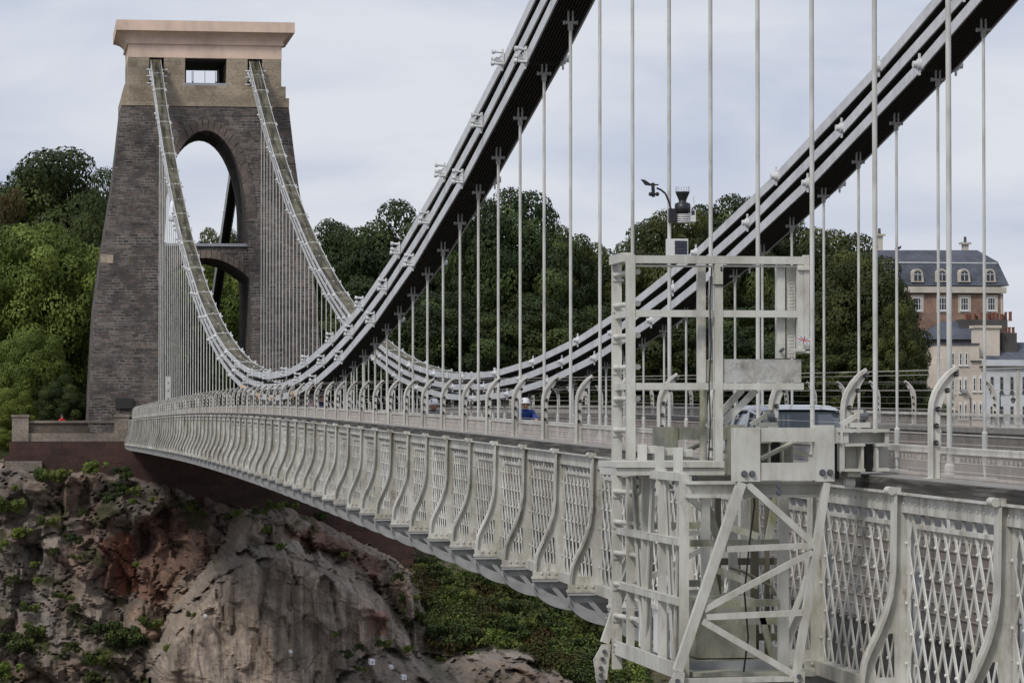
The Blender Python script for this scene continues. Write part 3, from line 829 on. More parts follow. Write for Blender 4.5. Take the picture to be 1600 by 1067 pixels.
    b = MB(); b.box(-4.74,4.74,TY-3.31,TY+3.31,22.482,23.31); b.box(-4.86,4.86,TY-3.42,TY+3.42,23.31,23.44)
    b.build("frieze", M['cornice'], t, off)
    b = MB(); pr = []
    for i in range(9):
        a = i/8; pr.append((4.80+0.69*(1-math.cos(a*math.pi/2)), 3.36+0.69*(1-math.cos(a*math.pi/2)), 23.44+0.62*math.sin(a*math.pi/2)*0.55+0.28*a))
    pr += [(5.5,4.06,24.06),(5.5,4.06,24.70)]
    vs_ = []
    for hw, hd, z in pr: vs_ += [(-hw,TY-hd,z),(hw,TY-hd,z),(hw,TY+hd,z),(-hw,TY+hd,z)]
    fs = [(3,2,1,0), tuple(range(4*(len(pr)-1), 4*len(pr)))]
    for i in range(len(pr)-1):
        for kk in range(4): fs.append((i*4+kk, i*4+(kk+1)%4, (i+1)*4+(kk+1)%4, (i+1)*4+kk))
    b.add(vs_, fs); b.build("cornice", M['cornice'], t, off)
    # white saddle pins beside the chain slots
    for sx_ in (-3.0, 3.07):
        for z in (20.85, 21.3, 21.7):
            for q0, q1 in ((-0.62,-0.3),(0.32,0.66)):
                b = MB(); b.tube((sx_+q0,TY-3.5,z),(sx_+q1,TY-3.5,z),0.05); b.build("saddle_pin", M['boss'], t, off)
    p0 = at(180,638,TY-6.1); p1 = at(208,622,TY-6.1)
    b = MB(); b.box(p0.x,p1.x,TY-6.22,TY-5.9,p0.z,p1.z); b.build("plaque", M['darkin'], t, off)
    p0 = at(156,411,201.7); p1 = at(177,398,201.7)
    b = MB(); b.box(p0.x+0.04,p1.x,TY-5.22,TY-4.8,p0.z,p1.z); b.build("pale_stone_block", M['ashlar'], t, off)
    return t
build_tower()

# abutment and parapet wall
a = empty("bridge_abutment", (0, 201, -9), "dark red sandstone abutment wall carrying the tower above the cliff", "abutment")
AO = (0, 201, -9)
b = MB(); b.box(-12.2, 12.6, 200.2, 214, -8.9, -2.05); b.build("lower_courses", M['red_stone'], a, AO)
b = MB(); b.box(-11.9, 12.4, 200.5, 213.5, -2.05, -1.22); b.build("upper_courses", M['red_stone'], a, AO)
b = MB(); p = at(8,722,200); b.box(p.x, p.x+2.2, 199.3, 200.19, -3.0, -2.4); b.build("stone_step", M['grey_stone'], a, AO)
w = empty("parapet_wall", (-8.5, 200.9, -1.2), "low stone parapet between square pillars on the red abutment", "wall")
WO = (-8.5, 200.9, -1.2)
b = MB(); b.box(-10.75,-4.95,200.95,201.55,-0.72,-0.1); b.build("wall_panel", M['rubble_wall'], w, WO)
b = MB(); b.box(-10.9,-4.9,200.8,201.7,-1.218,-0.72); b.build("wall_plinth", M['grey_stone'], w, WO)
b = MB(); b.box(-10.75,-4.95,200.82,201.68,-0.1,0.04); b.build("coping", M['grey_stone'], w, WO)
for x0, x1 in ((-11.75,-10.76),(-5.6,-4.72)):
    b = MB(); b.box(x0,x1,200.6,201.7,-1.216,0.25); b.box(x0-0.06,x1+0.06,200.54,201.76,0.25,0.40); b.build("pillar", M['grey_stone'], w, WO)
# shed beside the tower
s = empty("shed", (-9.6, 222, -1.5), "small dark shed with grey roof half hidden left of the tower foot", "shed")
p0 = at(104,660,222); p1 = at(150,622,222); p2 = at(150,600,222)
b = MB(); b.box(p0.x,p1.x+1,222,226,-1.5,p1.z); b.build("wall", M['darkwall'], s, (-9.6,222,-1.5))
b = MB(); b.box(p0.x-0.2,p1.x+1.2,221.8,226.2,p1.z,p1.z+0.18); b.box(p0.x+0.2,p1.x,222.6,225.5,p1.z+0.18,p2.z); b.build("roof", M['galv'], s, (-9.6,222,-1.5))

# ------------------------------------------------------------------ chains
CHW = [(0,0.275),(120,0.275),(160,0.295),(200,0.32)]
PITCHC, BARH = 0.335, 0.175
def chain_pt(Y, j):
    th = math.atan(2*1.89104541e-03*Y - 3.73736296e-01)
    return chain0(Y) + BARH/2 + j*PITCHC/math.cos(th)
def boss_mesh(sgn, fittings):
    b = MB()
    b.tube((0,0,0),(sgn*0.05,0,0),0.085,n=14); b.tube((sgn*0.05,0,0),(sgn*0.115,0,0),0.06,n=6)
    b.box(0,sgn*0.025,-0.03,0.03,-0.165,0.17)
    if fittings:
        b.box(0,sgn*0.03,-0.11,-0.085,-0.13,0.17)
        for dy, dz, L in ((-0.10,0.12,0.14),(0.10,0.02,0.12),(-0.14,-0.07,0.16)):
            b.tube((sgn*0.02,dy,dz),(sgn*L,dy,dz+0.01),0.022,n=8); b.tube((sgn*L,dy,dz+0.01),(sgn*(L+0.05),dy,dz+0.01),0.04,n=8)
    return b.mesh("pin_boss", M['boss'])
BOSS_N, BOSS_S = boss_mesh(-1, True), boss_mesh(-1, False)
BOSS_R = boss_mesh(1, False)
BOSS_ORANGE = boss_mesh(-1, False).copy(); BOSS_ORANGE.materials.clear(); BOSS_ORANGE.materials.append(M['rust'])
def build_chains():
    cn = empty("suspension_chain", (-3.05, 98.8, 0.6), "near suspension chain of stacked pale bars, running from tower to top centre", "chain", "suspension chains")
    cs = empty("suspension_chain", (3.05, 98.8, 0.6), "far suspension chain of stacked pale flat bars, rising to the upper right corner", "chain", "suspension chains")
    o0 = Vector((0, 98.8, 0.6))
    def hw(Y): return interp(CHW, Y)
    def make_link(Ya, Yb, j, nb):
        """Ya>Yb ; straight bars, nb of them"""
        b = MB()
        za, zb = chain_pt(Ya, j), chain_pt(Yb, j)
        da = Vector((0, Ya-Yb, za-zb)).normalized()
        A = Vector((0,Ya,za)) + da*0.09; B = Vector((0,Yb,zb)) - da*0.09
        for k in range(nb):
            f = k/(nb-1)*2-1
            xa, xb = f*(hw(Ya)-0.0125), f*(hw(Yb)-0.0125)
            if nb == 11: xa *= 0.955; xb *= 0.955
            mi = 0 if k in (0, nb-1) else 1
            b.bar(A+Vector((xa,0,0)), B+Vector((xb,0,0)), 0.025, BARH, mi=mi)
        return b
    for j, r3 in ((0,1),(1,2),(2,0)):
        pins = [n for n in range(-3, 82) if n % 3 == r3]
        ys = [TY-2.6] + [Yn(n) for n in pins if Yn(n) < TY-4.2]
        ns = [None] + [n for n in pins if Yn(n) < TY-4.2]
        for i in range(len(ys)-1):
            if ys[i+1] < 0.5: continue
            Ya, Yb = ys[i], ys[i+1]
            b = make_link(Ya, Yb, j, 12 if i % 2 == 0 else 11)
            me = b.build("chain_link", [M['chain'], M['chain_shade_lichen']], None).data
            lk = bpy.data.objects[-1] if False else None
            o = [x for x in COL.objects if x.data == me][0]
            me.transform(Matrix.Translation(-o0))
            o.parent = cn
            o2 = link("chain_link", me, cs)
            # pin at the near end of the link
            n = ns[i+1]
            zb = chain_pt(Yb, j)
            for par, side in ((o, 'N'), (o2, 'S')):
                bm_ = BOSS_N if (side == 'N' and Yb < 118) else BOSS_S
                if side == 'N' and j == 0 and 90 < Yb < 118: bm_ = BOSS_ORANGE
                q = link("pin_boss", bm_, par); q.location = (-hw(Yb), Yb-o0.y, zb-o0.z)
                q = link("pin_boss", BOSS_R, par); q.location = (hw(Yb), Yb-o0.y, zb-o0.z)
                if side == 'S': pass
                if j == 2 and Yb > 88:
                    for yy in (Yb, (Yb+Ya)/2):
                        sb = MB()
                        zz = chain_pt(yy, 2)+BARH/2+0.035 + (0.0 if yy == Yb else -0.03)
                        h = hw(yy)+0.04
                        sb.box(-h,h,yy-0.012,yy+0.012,zz-0.012,zz+0.012)
                        for sx_ in (-h, h): sb.box(sx_-0.02,sx_+0.02,yy-0.02,yy+0.02,zz-0.16,zz+0.05)
                        sb.box(-0.03,0.03,yy-0.03,yy+0.03,zz,zz+0.05)
                        st = sb.build("strap", M['boss'], par); st.data.transform(Matrix.Translation(-o0))
    # thin maintenance wires that run along the top of the chains
    # land-side chains behind the tower
    for par in (cn, cs):
        b = MB()
        for j in range(3):
            A = Vector((0, TY+2.5, 21.3+j*0.36)); B = Vector((0, 275, -1.2+j*0.36))
            for k in range(12):
                f = k/11*2-1
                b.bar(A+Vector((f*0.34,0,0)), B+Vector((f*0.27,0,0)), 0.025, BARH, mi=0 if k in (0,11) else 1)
        o = b.build("land_side_chain", [M['chain'], M['chain_shade_lichen']], par); o.data.transform(Matrix.Translation(-o0))
        for i in range(8):
            t = (i+0.5)/8; Y = TY+2.5 + t*(275-TY-2.5)
            z = 21.5 + (Y-TY-2.5)*(-22.5/(275-TY-2.5))
            q = link("pin_boss", BOSS_S, o); q.location = (-0.31, Y-o0.y, z-o0.z+0.2)
    return cn, cs
build_chains()
# white sheeting wrapped on the near chain
p = at(264,316,172.0)
b = MB(); cz = chain_pt(171, 1)
prof = [(0.04,0.52),(0.13,0.40),(0.17,0.1),(0.20,-0.2),(0.24,-0.5),(0.15,-0.55)]
b.lathe((-3.42,170.8,cz), prof, 10, sx=0.8); b.ball((-3.33,170.4,cz-0.75),0.11); b.ball((-3.3,170.1,cz-1.0),0.09)
tag(b.build("plastic_sheet", M['sheet']), "white plastic sheeting wrapped round the near chain beside the tower arch", "sheeting")

# ------------------------------------------------------------------ hanger rods
def hanger_meshes(full):
    m = {}
    b = MB(); b.tube((0,0,0),(0,0,1),0.023,n=10); m['rod'] = b.mesh("rod", M['rod'])
    b = MB(); b.tube((-0.085,0,0),(0.085,0,0),0.026,n=8); b.tube((-0.105,0,0),(-0.085,0,0),0.034,n=6); b.tube((0.085,0,0),(0.105,0,0),0.034,n=6)
    b.tube((0,0,-0.11),(0,0,0.0),0.036,0.04,n=10)
    for sx_ in (-0.032, 0.032): b.box(sx_-0.012,sx_+0.012,-0.02,0.02,-0.02,0.55)
    m['clevis'] = b.mesh("clevis", plain("clevis_weathered", (0.30,0.29,0.27), 0.6))
    b = MB(); b.tube((0,0,0),(0,0,-0.46),0.044,n=12); b.tube((0,0,0.02),(0,0,0),0.03,0.044,n=12)
    b.bar((-0.05,-0.16,-0.66),(-0.02,-0.02,-0.42),0.03,0.03); b.bar((0.05,0.16,-0.66),(0.02,0.02,-0.42),0.03,0.03)
    b.box(-0.12,0.12,-0.22,0.22,-0.70,-0.64)
    m['sleeve'] = b.mesh("sleeve", M['rod'])
    return m
HM = hanger_meshes(True)
def hanger(n, X, side):
    Y = Yn(n); zb = cap(Y)+0.07; zt = chain0(Y)-0.14
    if side == 'N':
        if n >= 53:
            k = 70-n+1
            lab = f"{ORD[k]} white suspension rod from the right edge on the near chain" if k > 0 else None
            if k <= 0: lab = "white suspension rod of the near chain just beyond the right edge"
            g_ = "suspension rods of the near chain"
        elif n >= 37: lab, g_ = "short white rod under the near chain's lowest dip", "short rods under the dip of the near chain"
        else: lab, g_ = "slender white rod in the dense near-chain rows beside the tower's left leg", "dense rods of the near chain before the tower"
    else:
        if n >= 43:
            k = 62-n+1
            lab = f"{ORD[k]} white rod from the right edge on the far chain"
            g_ = "suspension rods of the far chain"
        elif n >= 22: lab, g_ = "short white rod around the far chain's lowest dip", "short rods under the dip of the far chain"
        else: lab, g_ = "slender white rod in the dense far-chain row before the tower's right leg", "dense rods of the far chain before the tower"
    e = empty("suspension_rod", (X, Y, zb), lab, "suspension rod", g_)
    if zt > zb + 0.02:
        r = link("rod", HM['rod'], e); r.scale = (1,1,zt-zb)
        c = link("clevis", HM['clevis'], e); c.location = (0,0,zt-zb)
    s_ = link("sleeve", HM['sleeve'], e)
for n in range(0, 71): hanger(n, -3.05, 'N')
for n in range(0, 63): hanger(n, 3.05, 'S')

# ------------------------------------------------------------------ parapet: lattice, brackets, timber, fence
def strip(name, x0, x1, z0, z1, mat, parent, Ya=-6.0, Yb=201.0, step=P0):
    """long member that follows the camber"""
    b = MB(); Ys = []
    y = Ya
    while y < Yb: Ys.append(y); y += step
    Ys.append(Yb); vs_ = []
    for y in Ys:
        c = cap(y); vs_ += [(x0,y,c+z0),(x1,y,c+z0),(x1,y,c+z1),(x0,y,c+z1)]
    fs = [(0,1,2,3), tuple(reversed(range(4*(len(Ys)-1), 4*len(Ys))))]
    for i in range(len(Ys)-1):
        for k in range(4): fs.append((i*4+k, (i+1)*4+k, (i+1)*4+(k+1)%4, i*4+(k+1)%4))
    b.add(vs_, fs)
    return b.build(name, mat, parent)
def lattice_mesh(rivets):
    b = MB(); z0, z1 = -1.34, -0.14; W = P0-0.05; k = 0.595; p = 0.2438
    for fam, dx in ((1, 0.012), (-1, 0.0)):
        c = -4.0
        i = -20
        while i < 40:
            y_at_top = i*p + (0.06 if fam > 0 else 0.06)
            # line y = yt + fam*k*(z1 - z)
            ya, za = y_at_top, z1; yb, zb = y_at_top + fam*k*(z1-z0), z0
            pts = []
            # clip to [0,W]
            def clip(y_, z_, yo, zo):
                if 0.0 <= y_ <= W: return (y_, z_)
                lim = 0.0 if y_ < 0 else W
                if (yo-y_) == 0: return None
                t = (lim-y_)/(yo-y_)
                if 0 <= t <= 1: return (lim, z_+t*(zo-z_))
                return None
            A = clip(ya, za, yb, zb); B = clip(yb, zb, ya, za)
            if A and B and abs(A[1]-B[1]) > 0.03:
                b.bar((dx, A[0], A[1]), (dx, B[0], B[1]), 0.038, 0.009, up=(1,0,0))
            i += 1
    if rivets:
        r = 0
        z = z1
        row = 0
        while z > z0:
            y = (0.06 if row % 2 == 0 else 0.06 + p/2)
            while y < W:
                if y > 0.02: b.ball((-0.008, y, z), 0.015, 6, 3)
                y += p
            z -= p/(2*k); row += 1
    if rivets:
        y = 0.1
        while y < W:
            b.ball((-0.037, y, -0.07), 0.011, 6, 3); b.ball((-0.012, y, -1.375), 0.014, 6, 3); y += 0.16
    # short toothed band and its lower angle
    b.box(-0.02,0.02,0.28,W-0.28,-0.235,-0.205)
    b.box(-0.004,0.014,0,0.05,z0,z1); b.box(-0.004,0.014,W-0.05,W,z0,z1)
    return b.mesh("lattice_panel", M['white'])
def bracket_mesh():
    b = MB()
    # outer flange curve (x outward negative), z relative to cap
    cur = [(-4.845,0.0),(-4.85,-0.30),(-4.855,-0.55),(-4.875,-0.70),(-4.915,-0.83),(-4.965,-0.95),(-5.02,-1.06),(-5.06,-1.16),(-5.075,-1.26),(-5.078,-1.34)]
    ins = [(-4.825,0.0),(-4.83,-0.30),(-4.835,-0.55),(-4.855,-0.705),(-4.895,-0.84),(-4.945,-0.96),(-5.0,-1.07),(-5.04,-1.165),(-5.055,-1.26),(-5.058,-1.34)]
    for i in range(len(cur)-1):
        b.prism([cur[i], cur[i+1], ins[i+1], ins[i]], 'y', -0.05, 0.05)
    # web
    web = ins[:7]
    for i in range(len(ins)-1):
        z0, z1 = ins[i][1], ins[i+1][1]
        xr = -4.735
        if z1 < -1.0 and z1 > -1.30:      # opening near the foot
            b.prism([ins[i], ins[i+1], (ins[i+1][0]+0.07,z1), (ins[i][0]+0.07,z0)], 'y', -0.008, 0.008)
            b.prism([(xr-0.10,z0),(xr-0.10,z1),(xr,z1),(xr,z0)], 'y', -0.008, 0.008)
        else:
            b.prism([ins[i], ins[i+1], (xr,z1), (xr,z0)], 'y', -0.008, 0.008)
    b.box(-4.74,-4.70,-0.045,0.045,-1.34,0.0)
    # foot plate with rivets
    b.box(-5.085,-4.70,-0.06,0.06,-1.40,-1.34); b.box(-5.10,-4.68,-0.075,0.075,-1.425,-1.40)
    for x in (-5.0,-4.92,-4.84,-4.77):
        b.ball((x,-0.062,-1.365),0.016,6,3)
    for z in (-0.15,-0.35,-0.55,-0.75,-0.95): b.ball((-4.752,-0.012,z),0.009,5,3)
    # scroll cap
    b.tube((-4.865,-0.06,0.012),(-4.865,0.06,0.012),0.03,n=10); b.box(-4.865,-4.70,-0.055,0.055,-0.01,0.035)
    return b.mesh("bracket", M['white'])
def lightbox_mesh():
    b = MB(); b.box(-4.722,-4.69,-0.14,-0.075,-1.15,-0.50); b.box(-4.735,-4.722,-0.115,-0.095,-0.9,-0.87); b.box(-4.735,-4.722,-0.115,-0.095,-0.72,-0.69)
    return b.mesh("light_channel", M['lightbox'])
PZ = 0.915
WIRE = [(0.015,0.25),(0.018,0.365),(0.03,0.478),(0.095,0.605),(0.158,0.715)]
def post_mesh():
    b = MB()
    o = [(-0.03,0.0),(-0.03,0.50),(-0.022,0.58),(0.0,0.655),(0.045,0.735),(0.10,0.80),(0.16,0.845)]
    i_ = [(-0.008,0.0),(-0.008,0.50),(0.0,0.575),(0.022,0.645),(0.063,0.715),(0.112,0.775),(0.168,0.822)]
    w = [(0.045,0.0),(0.045,0.40),(0.055,0.52),(0.075,0.60),(0.108,0.675),(0.145,0.745),(0.19,0.812)]
    o, i_, w = [[(x, z*PZ) for x, z in q] for q in (o, i_, w)]
    for k in range(len(o)-1):
        b.prism([o[k],o[k+1],i_[k+1],i_[k]], 'y', -0.03, 0.03)
        b.prism([i_[k],i_[k+1],w[k+1],w[k]], 'y', -0.006, 0.006)
    b.box(-0.06,0.07,-0.05,0.05,-0.004,0.012)
    for x, z in WIRE:
        b.tube((x,-0.03,z),(x,0.03,z),0.013,n=8,mi=1); b.tube((x,-0.03,z),(x,-0.012,z),0.019,n=8,mi=1)
    return b.mesh("post", [M['post'], M['bolt']])
def infill_mesh(H=0.19, r=0.0011, mat=None):
    b = MB(); W = P0
    nW = 112 if H < 0.3 else 140
    for i in range(nW):
        y = (i+0.5)/nW*W
        b.add([(-r,y-r,0.0),(r,y-r,0.0),(r,y+r,0.0),(-r,y+r,0.0),(-r,y-r,H),(r,y-r,H),(r,y+r,H),(-r,y+r,H)],
              [(0,1,5,4),(1,2,6,5),(2,3,7,6),(3,0,4,7)])
    for z in (0.004,0.06,0.12,0.18):
        b.box(-0.003,0.003,0,W,z-0.003,z+0.003)
    return b.mesh("mesh_infill", mat or M['meshwire'])
LAT, LAT_FAR, BRK, LBX, PST, INF = lattice_mesh(True), lattice_mesh(False), bracket_mesh(), lightbox_mesh(), post_mesh(), infill_mesh()
SCR = infill_mesh(0.34, 0.0016, M['panel'])

def parapet(sgn):
    near = sgn < 0
    lt = empty("lattice_parapet", (sgn*4.75, 100, 0), "pale riveted lattice parapet with curved outer brackets along the near side" if near else "pale lattice parapet along the far side of the deck, seen through the fence", "parapet")
    def place(me, name, Y, x, par, dz=0.0, mir=True):
        o = link(name, me, par)
        o.location = (x*sgn*-1 - lt.location.x if mir is None else x - par.location.x, Y-par.location.y, cap(Y)+dz-par.location.z)
        o.rotation_euler = (math.atan(slope(Y+P0/2)), 0, 0)
        if not near: o.scale = (-1,1,1)
        return o
    for n in range(N_FAR, N_NEAR+1):
        Y = Yn(n)
        o = link("lattice_panel", LAT if n > 40 else LAT_FAR, lt)
        o.location = (-0.005*sgn*-1*0, Y+0.025-100, cap(Y)); o.rotation_euler = (math.atan(slope(Y+P0/2)),0,0)
        if not near: o.scale = (-1,1,1)
        if near:
            k = link("bracket", BRK, lt); k.location = (4.75, Y-100, cap(Y))
            q = link("light_channel", LBX, k)
    for nm, x0, x1, z0, z1, mt in (("timber_rail",-4.80,-4.562,0.0,0.092,M['timber']),("timber_capping",-4.795,-4.556,0.0925,0.100,M['capping']),("top_beam",-4.785,-4.72,-0.135,-0.008,M['white']),
                                   ("top_angle",-4.83,-4.79,-0.012,0.004,M['white']),
                                   ("bottom_beam",-4.82,-4.72,-1.44,-1.335,M['white'])):
        if near: o = strip(nm, x0, x1, z0, z1, mt, lt)
        else: o = strip(nm, -x1, -x0, z0, z1, M['capping'] if nm == 'timber_rail' else mt, lt)
        o.location = (-lt.location.x, -100, 0)
    if near:
        for n in range(52, N_NEAR+1):      # short wire ties hooked on the near panels
            if n % 2: continue
            b = MB(); Y = Yn(n); z = cap(Y)-0.62
            pts = [(-4.86, Y-0.05, z), (-4.80, Y+0.28, z-0.012), (-4.775, Y+0.45, z+0.02)]
            b.path(pts, 0.004, 4); o = b.build("wire_tie", M['bolt'], lt); o.location = (-lt.location.x,-100,0)
    X = BXN if near else BXP
    fe = empty("safety_fence", (X, 100, 0), "near safety fence of curved pale posts and thin wires on the timber rail" if near else "far safety fence of curved pale posts and thin wires beyond the roadway", "fence", "safety fences along the deck")
    for n in range(N_FAR, N_NEAR+1):
        Y = Yn(n)-0.20
        o = link("post", PST, fe); o.location = (0, Y-100, cap(Y)+0.092)
        if not near: o.scale = (-1,1,1)
        m = link("mesh_infill", INF, fe); m.location = (0.055 if near else -0.055, Y-100, cap(Y)+0.094); m.rotation_euler = (math.atan(slope(Y+P0/2)),0,0)
    dx = 1 if near else -1
    o = strip("handrail", X+dx*0.045 if near else X-0.095, X+0.095 if near else X-0.045, 0.27, 0.315, M['post'], fe); o.location = (-X,-100,0)
    for k, (x, z) in enumerate(WIRE):
        o = strip("wire", X+dx*x-0.0017, X+dx*x+0.0017, 0.092+z-0.0017, 0.092+z+0.0017, M['meshwire'], fe); o.location = (-X,-100,0)
    o = strip("wire", X+dx*0.175-0.003, X+dx*0.175+0.003, 0.092+0.745, 0.092+0.750, M['meshwire'], fe); o.location = (-X,-100,0)
parapet(-1); parapet(1)

# ------------------------------------------------------------------ deck
dk = empty("bridge_deck", (0, 100, -1.5), "long cambered bridge deck on curved grey cross girders", "bridge deck")
def deck_strip(nm, x0, x1, z0, z1, mt):
    o = strip(nm, x0, x1, z0, z1, mt, dk); o.location = (0, -100, 1.5); return o
deck_strip("footway", -4.69, -3.36, -1.46, -1.38, M['footway'])
deck_strip("footway", 3.36, 4.69, -1.46, -1.38, M['footway'])
deck_strip("road_slab", -2.95, 2.95, -1.20, -1.06, M['asphalt'])
for s_ in (-1, 1):
    g0, g1 = sorted((s_*2.96, s_*3.14)); deck_strip("girder", g0, g1, -1.75, -0.62, M['panel'])
    g0, g1 = sorted((s_*3.33, s_*3.356)); deck_strip("girder_screen_rail", g0, g1, 0.0, 0.02, M['meshwire'])
    for n in range(N_FAR, N_NEAR+1):
        o = link("screen_mesh", SCR, dk); o.location = (s_*3.343, Yn(n)-100, cap(Yn(n))-0.34+1.5); o.rotation_euler = (math.atan(slope(Yn(n)+P0/2)),0,0)
    g0, g1 = sorted((s_*3.33, s_*3.356)); deck_strip("girder_screen", g0, g1, -1.33, -0.42, M['panel'])
    for z in np.arange(-1.28, -0.45, 0.085):
        pass
b = MB()
for i in range(10):
    z = -1.29 + i*0.088
    Ys = [Yn(n) for n in range(N_NEAR, 40, -1)]
    for a_, c_ in zip(Ys[:-1], Ys[1:]): b.bar((-3.37,a_,cap(a_)+z),(-3.37,c_,cap(c_)+z),0.005,0.006)
for i in range(2):
    pass
o = b.build("screen_wires", M['meshwire'], dk); o.location = (0,-100,1.5)
# fine vertical mesh standing on the girder screen
tag(strip("road", -2.9, 2.9, -1.056, -1.052, M['asphalt'], None, Ya=-6, Yb=260), kind="structure")
def cross_girder_mesh():
    b = MB()
    low = []
    for i in range(13):
        t = i/12; x = -5.09 + 0.5*t*t*0.999
        low.append((x, -1.49 - 0.29*math.sqrt(max(0.0, 1-(1-t*t)**2))))
    low += [(-3.6,-1.93),(-2.0,-2.04)]
    low += [(-p[0], p[1]) for p in reversed(low[:15])]
    up = [(p[0], -1.455) for p in low]
    for i in range(len(low)-1):
        a0, a1 = low[i], low[i+1]
        b.add([(a0[0],-0.07,a0[1]),(a1[0],-0.07,a1[1]),(a1[0],0.07,a1[1]),(a0[0],0.07,a0[1]),
               (a0[0],-0.07,a0[1]+0.016),(a1[0],-0.07,a1[1]+0.016),(a1[0],0.07,a1[1]+0.016),(a0[0],0.07,a0[1]+0.016)],
              [(0,1,2,3),(7,6,5,4),(0,4,5,1),(1,5,6,2),(2,6,7,3),(3,7,4,0)])
        # flange strip of the web along the curve
        h = 0.13
        b.add([(a0[0],-0.012,a0[1]),(a1[0],-0.012,a1[1]),(a1[0],-0.012,min(a1[1]+h,-1.455)),(a0[0],-0.012,min(a0[1]+h,-1.455))], [(0,1,2,3)])
        b.add([(a0[0],0.012,a0[1]),(a1[0],0.012,a1[1]),(a1[0],0.012,min(a1[1]+h,-1.455)),(a0[0],0.012,min(a0[1]+h,-1.455))], [(3,2,1,0)])
    b.box(-5.09,5.09,-0.07,0.07,-1.455,-1.43); b.box(-5.05,5.05,-0.01,0.01,-1.53,-1.455)
    x = -4.9
    k = 0
    while x < 4.7:
        def zl(xx): return interp(low, xx)
        b.bar((x,-0.013,-1.47),(x+0.22,-0.013,zl(x+0.22)+0.05),0.05,0.012,up=(0,1,0)); b.bar((x+0.44,-0.013,-1.47),(x+0.22,0.0,zl(x+0.22)+0.05),0.05,0.012,up=(0,1,0))
        b.ball((x+0.22,-0.02,zl(x+0.22)+0.075),0.02,6,3)
        x += 0.44
    return b.mesh("cross_girder", M['under'])
CG = cross_girder_mesh()
for n in range(N_FAR, N_NEAR+1):
    Y = Yn(n); o = link("cross_girder", CG, dk); o.location = (0, Y-100, cap(Y)+1.5)

# pole with holes standing at the far end of the near fence
p = at(262.5, 640, 186); b = MB(); b.box(p.x-0.13,p.x+0.13,185.95,186.05,-0.1,at(262,588,186).z)
pm = empty("marker_post", (p.x,186,-0.1), "broad pale post with a column of dark holes among the dense rods by the tower", "post")
b.build("post_plate", M['rod'], pm, (p.x,186,-0.1))
b = MB()
for py in (598,610,622,632,645):
    z = at(262.5,py,186).z; b.ball((p.x,185.94,z),0.045,8,4)
b.build("holes", M['bolt'], pm, (p.x,186,-0.1))

# ------------------------------------------------------------------ maintenance cradle hung on the near parapet
GY, GY2 = 22.6, 25.55
GO = Vector((-5.5, 25.5, -1.9))
gt = empty("maintenance_cradle", GO, "tall pale steel maintenance cradle clamped over the near parapet", "cradle")
def gb(name, mb, mat=None, par=None, off=True):
    o = mb.build(name, mat or M['gantry'], par or gt, GO if par in (None, gt) else (0,0,0)); return o
def pbox(mb, x0, y0, x1, y1, Y, dep=0.08, mi=0):
    a_, c_ = at(x0,y0,Y), at(x1,y1,Y); mb.box(a_.x, c_.x, Y, Y+dep, a_.z, c_.z, mi)
def pbar(mb, x0, y0, x1, y1, Y, wpx, dep=0.06, mi=0):
    w_ = wpx/ppm(Y); mb.bar(at(x0,y0,Y)+Vector((0,dep/2,0)), at(x1,y1,Y)+Vector((0,dep/2,0)), dep, w_, up=(0,0,1) if abs(x1-x0) > abs(y1-y0) else (1,0,0), mi=mi)
    
def dbar(mb, x0, y0, x1, y1, Y, wpx, dep=0.06):
    """bar lying in the plane y=Y with in-plane width wpx"""
    A, B = at(x0,y0,Y), at(x1,y1,Y); A.y += dep/2; B.y += dep/2
    w_ = wpx/ppm(Y); d = (B-A).normalized(); up = Vector((0,1,0))
    mb.bar(A, B, w_, dep, up=up)
def split_build(name, mb, mat=None):
    for i in range(0, len(mb.f), 6):
        k = MB(); o_ = min(min(f_) for f_ in mb.f[i:i+6])
        k.add(mb.v[o_:o_+8], [[q_-o_ for q_ in f_] for f_ in mb.f[i:i+6]]); gb(name, k, mat)
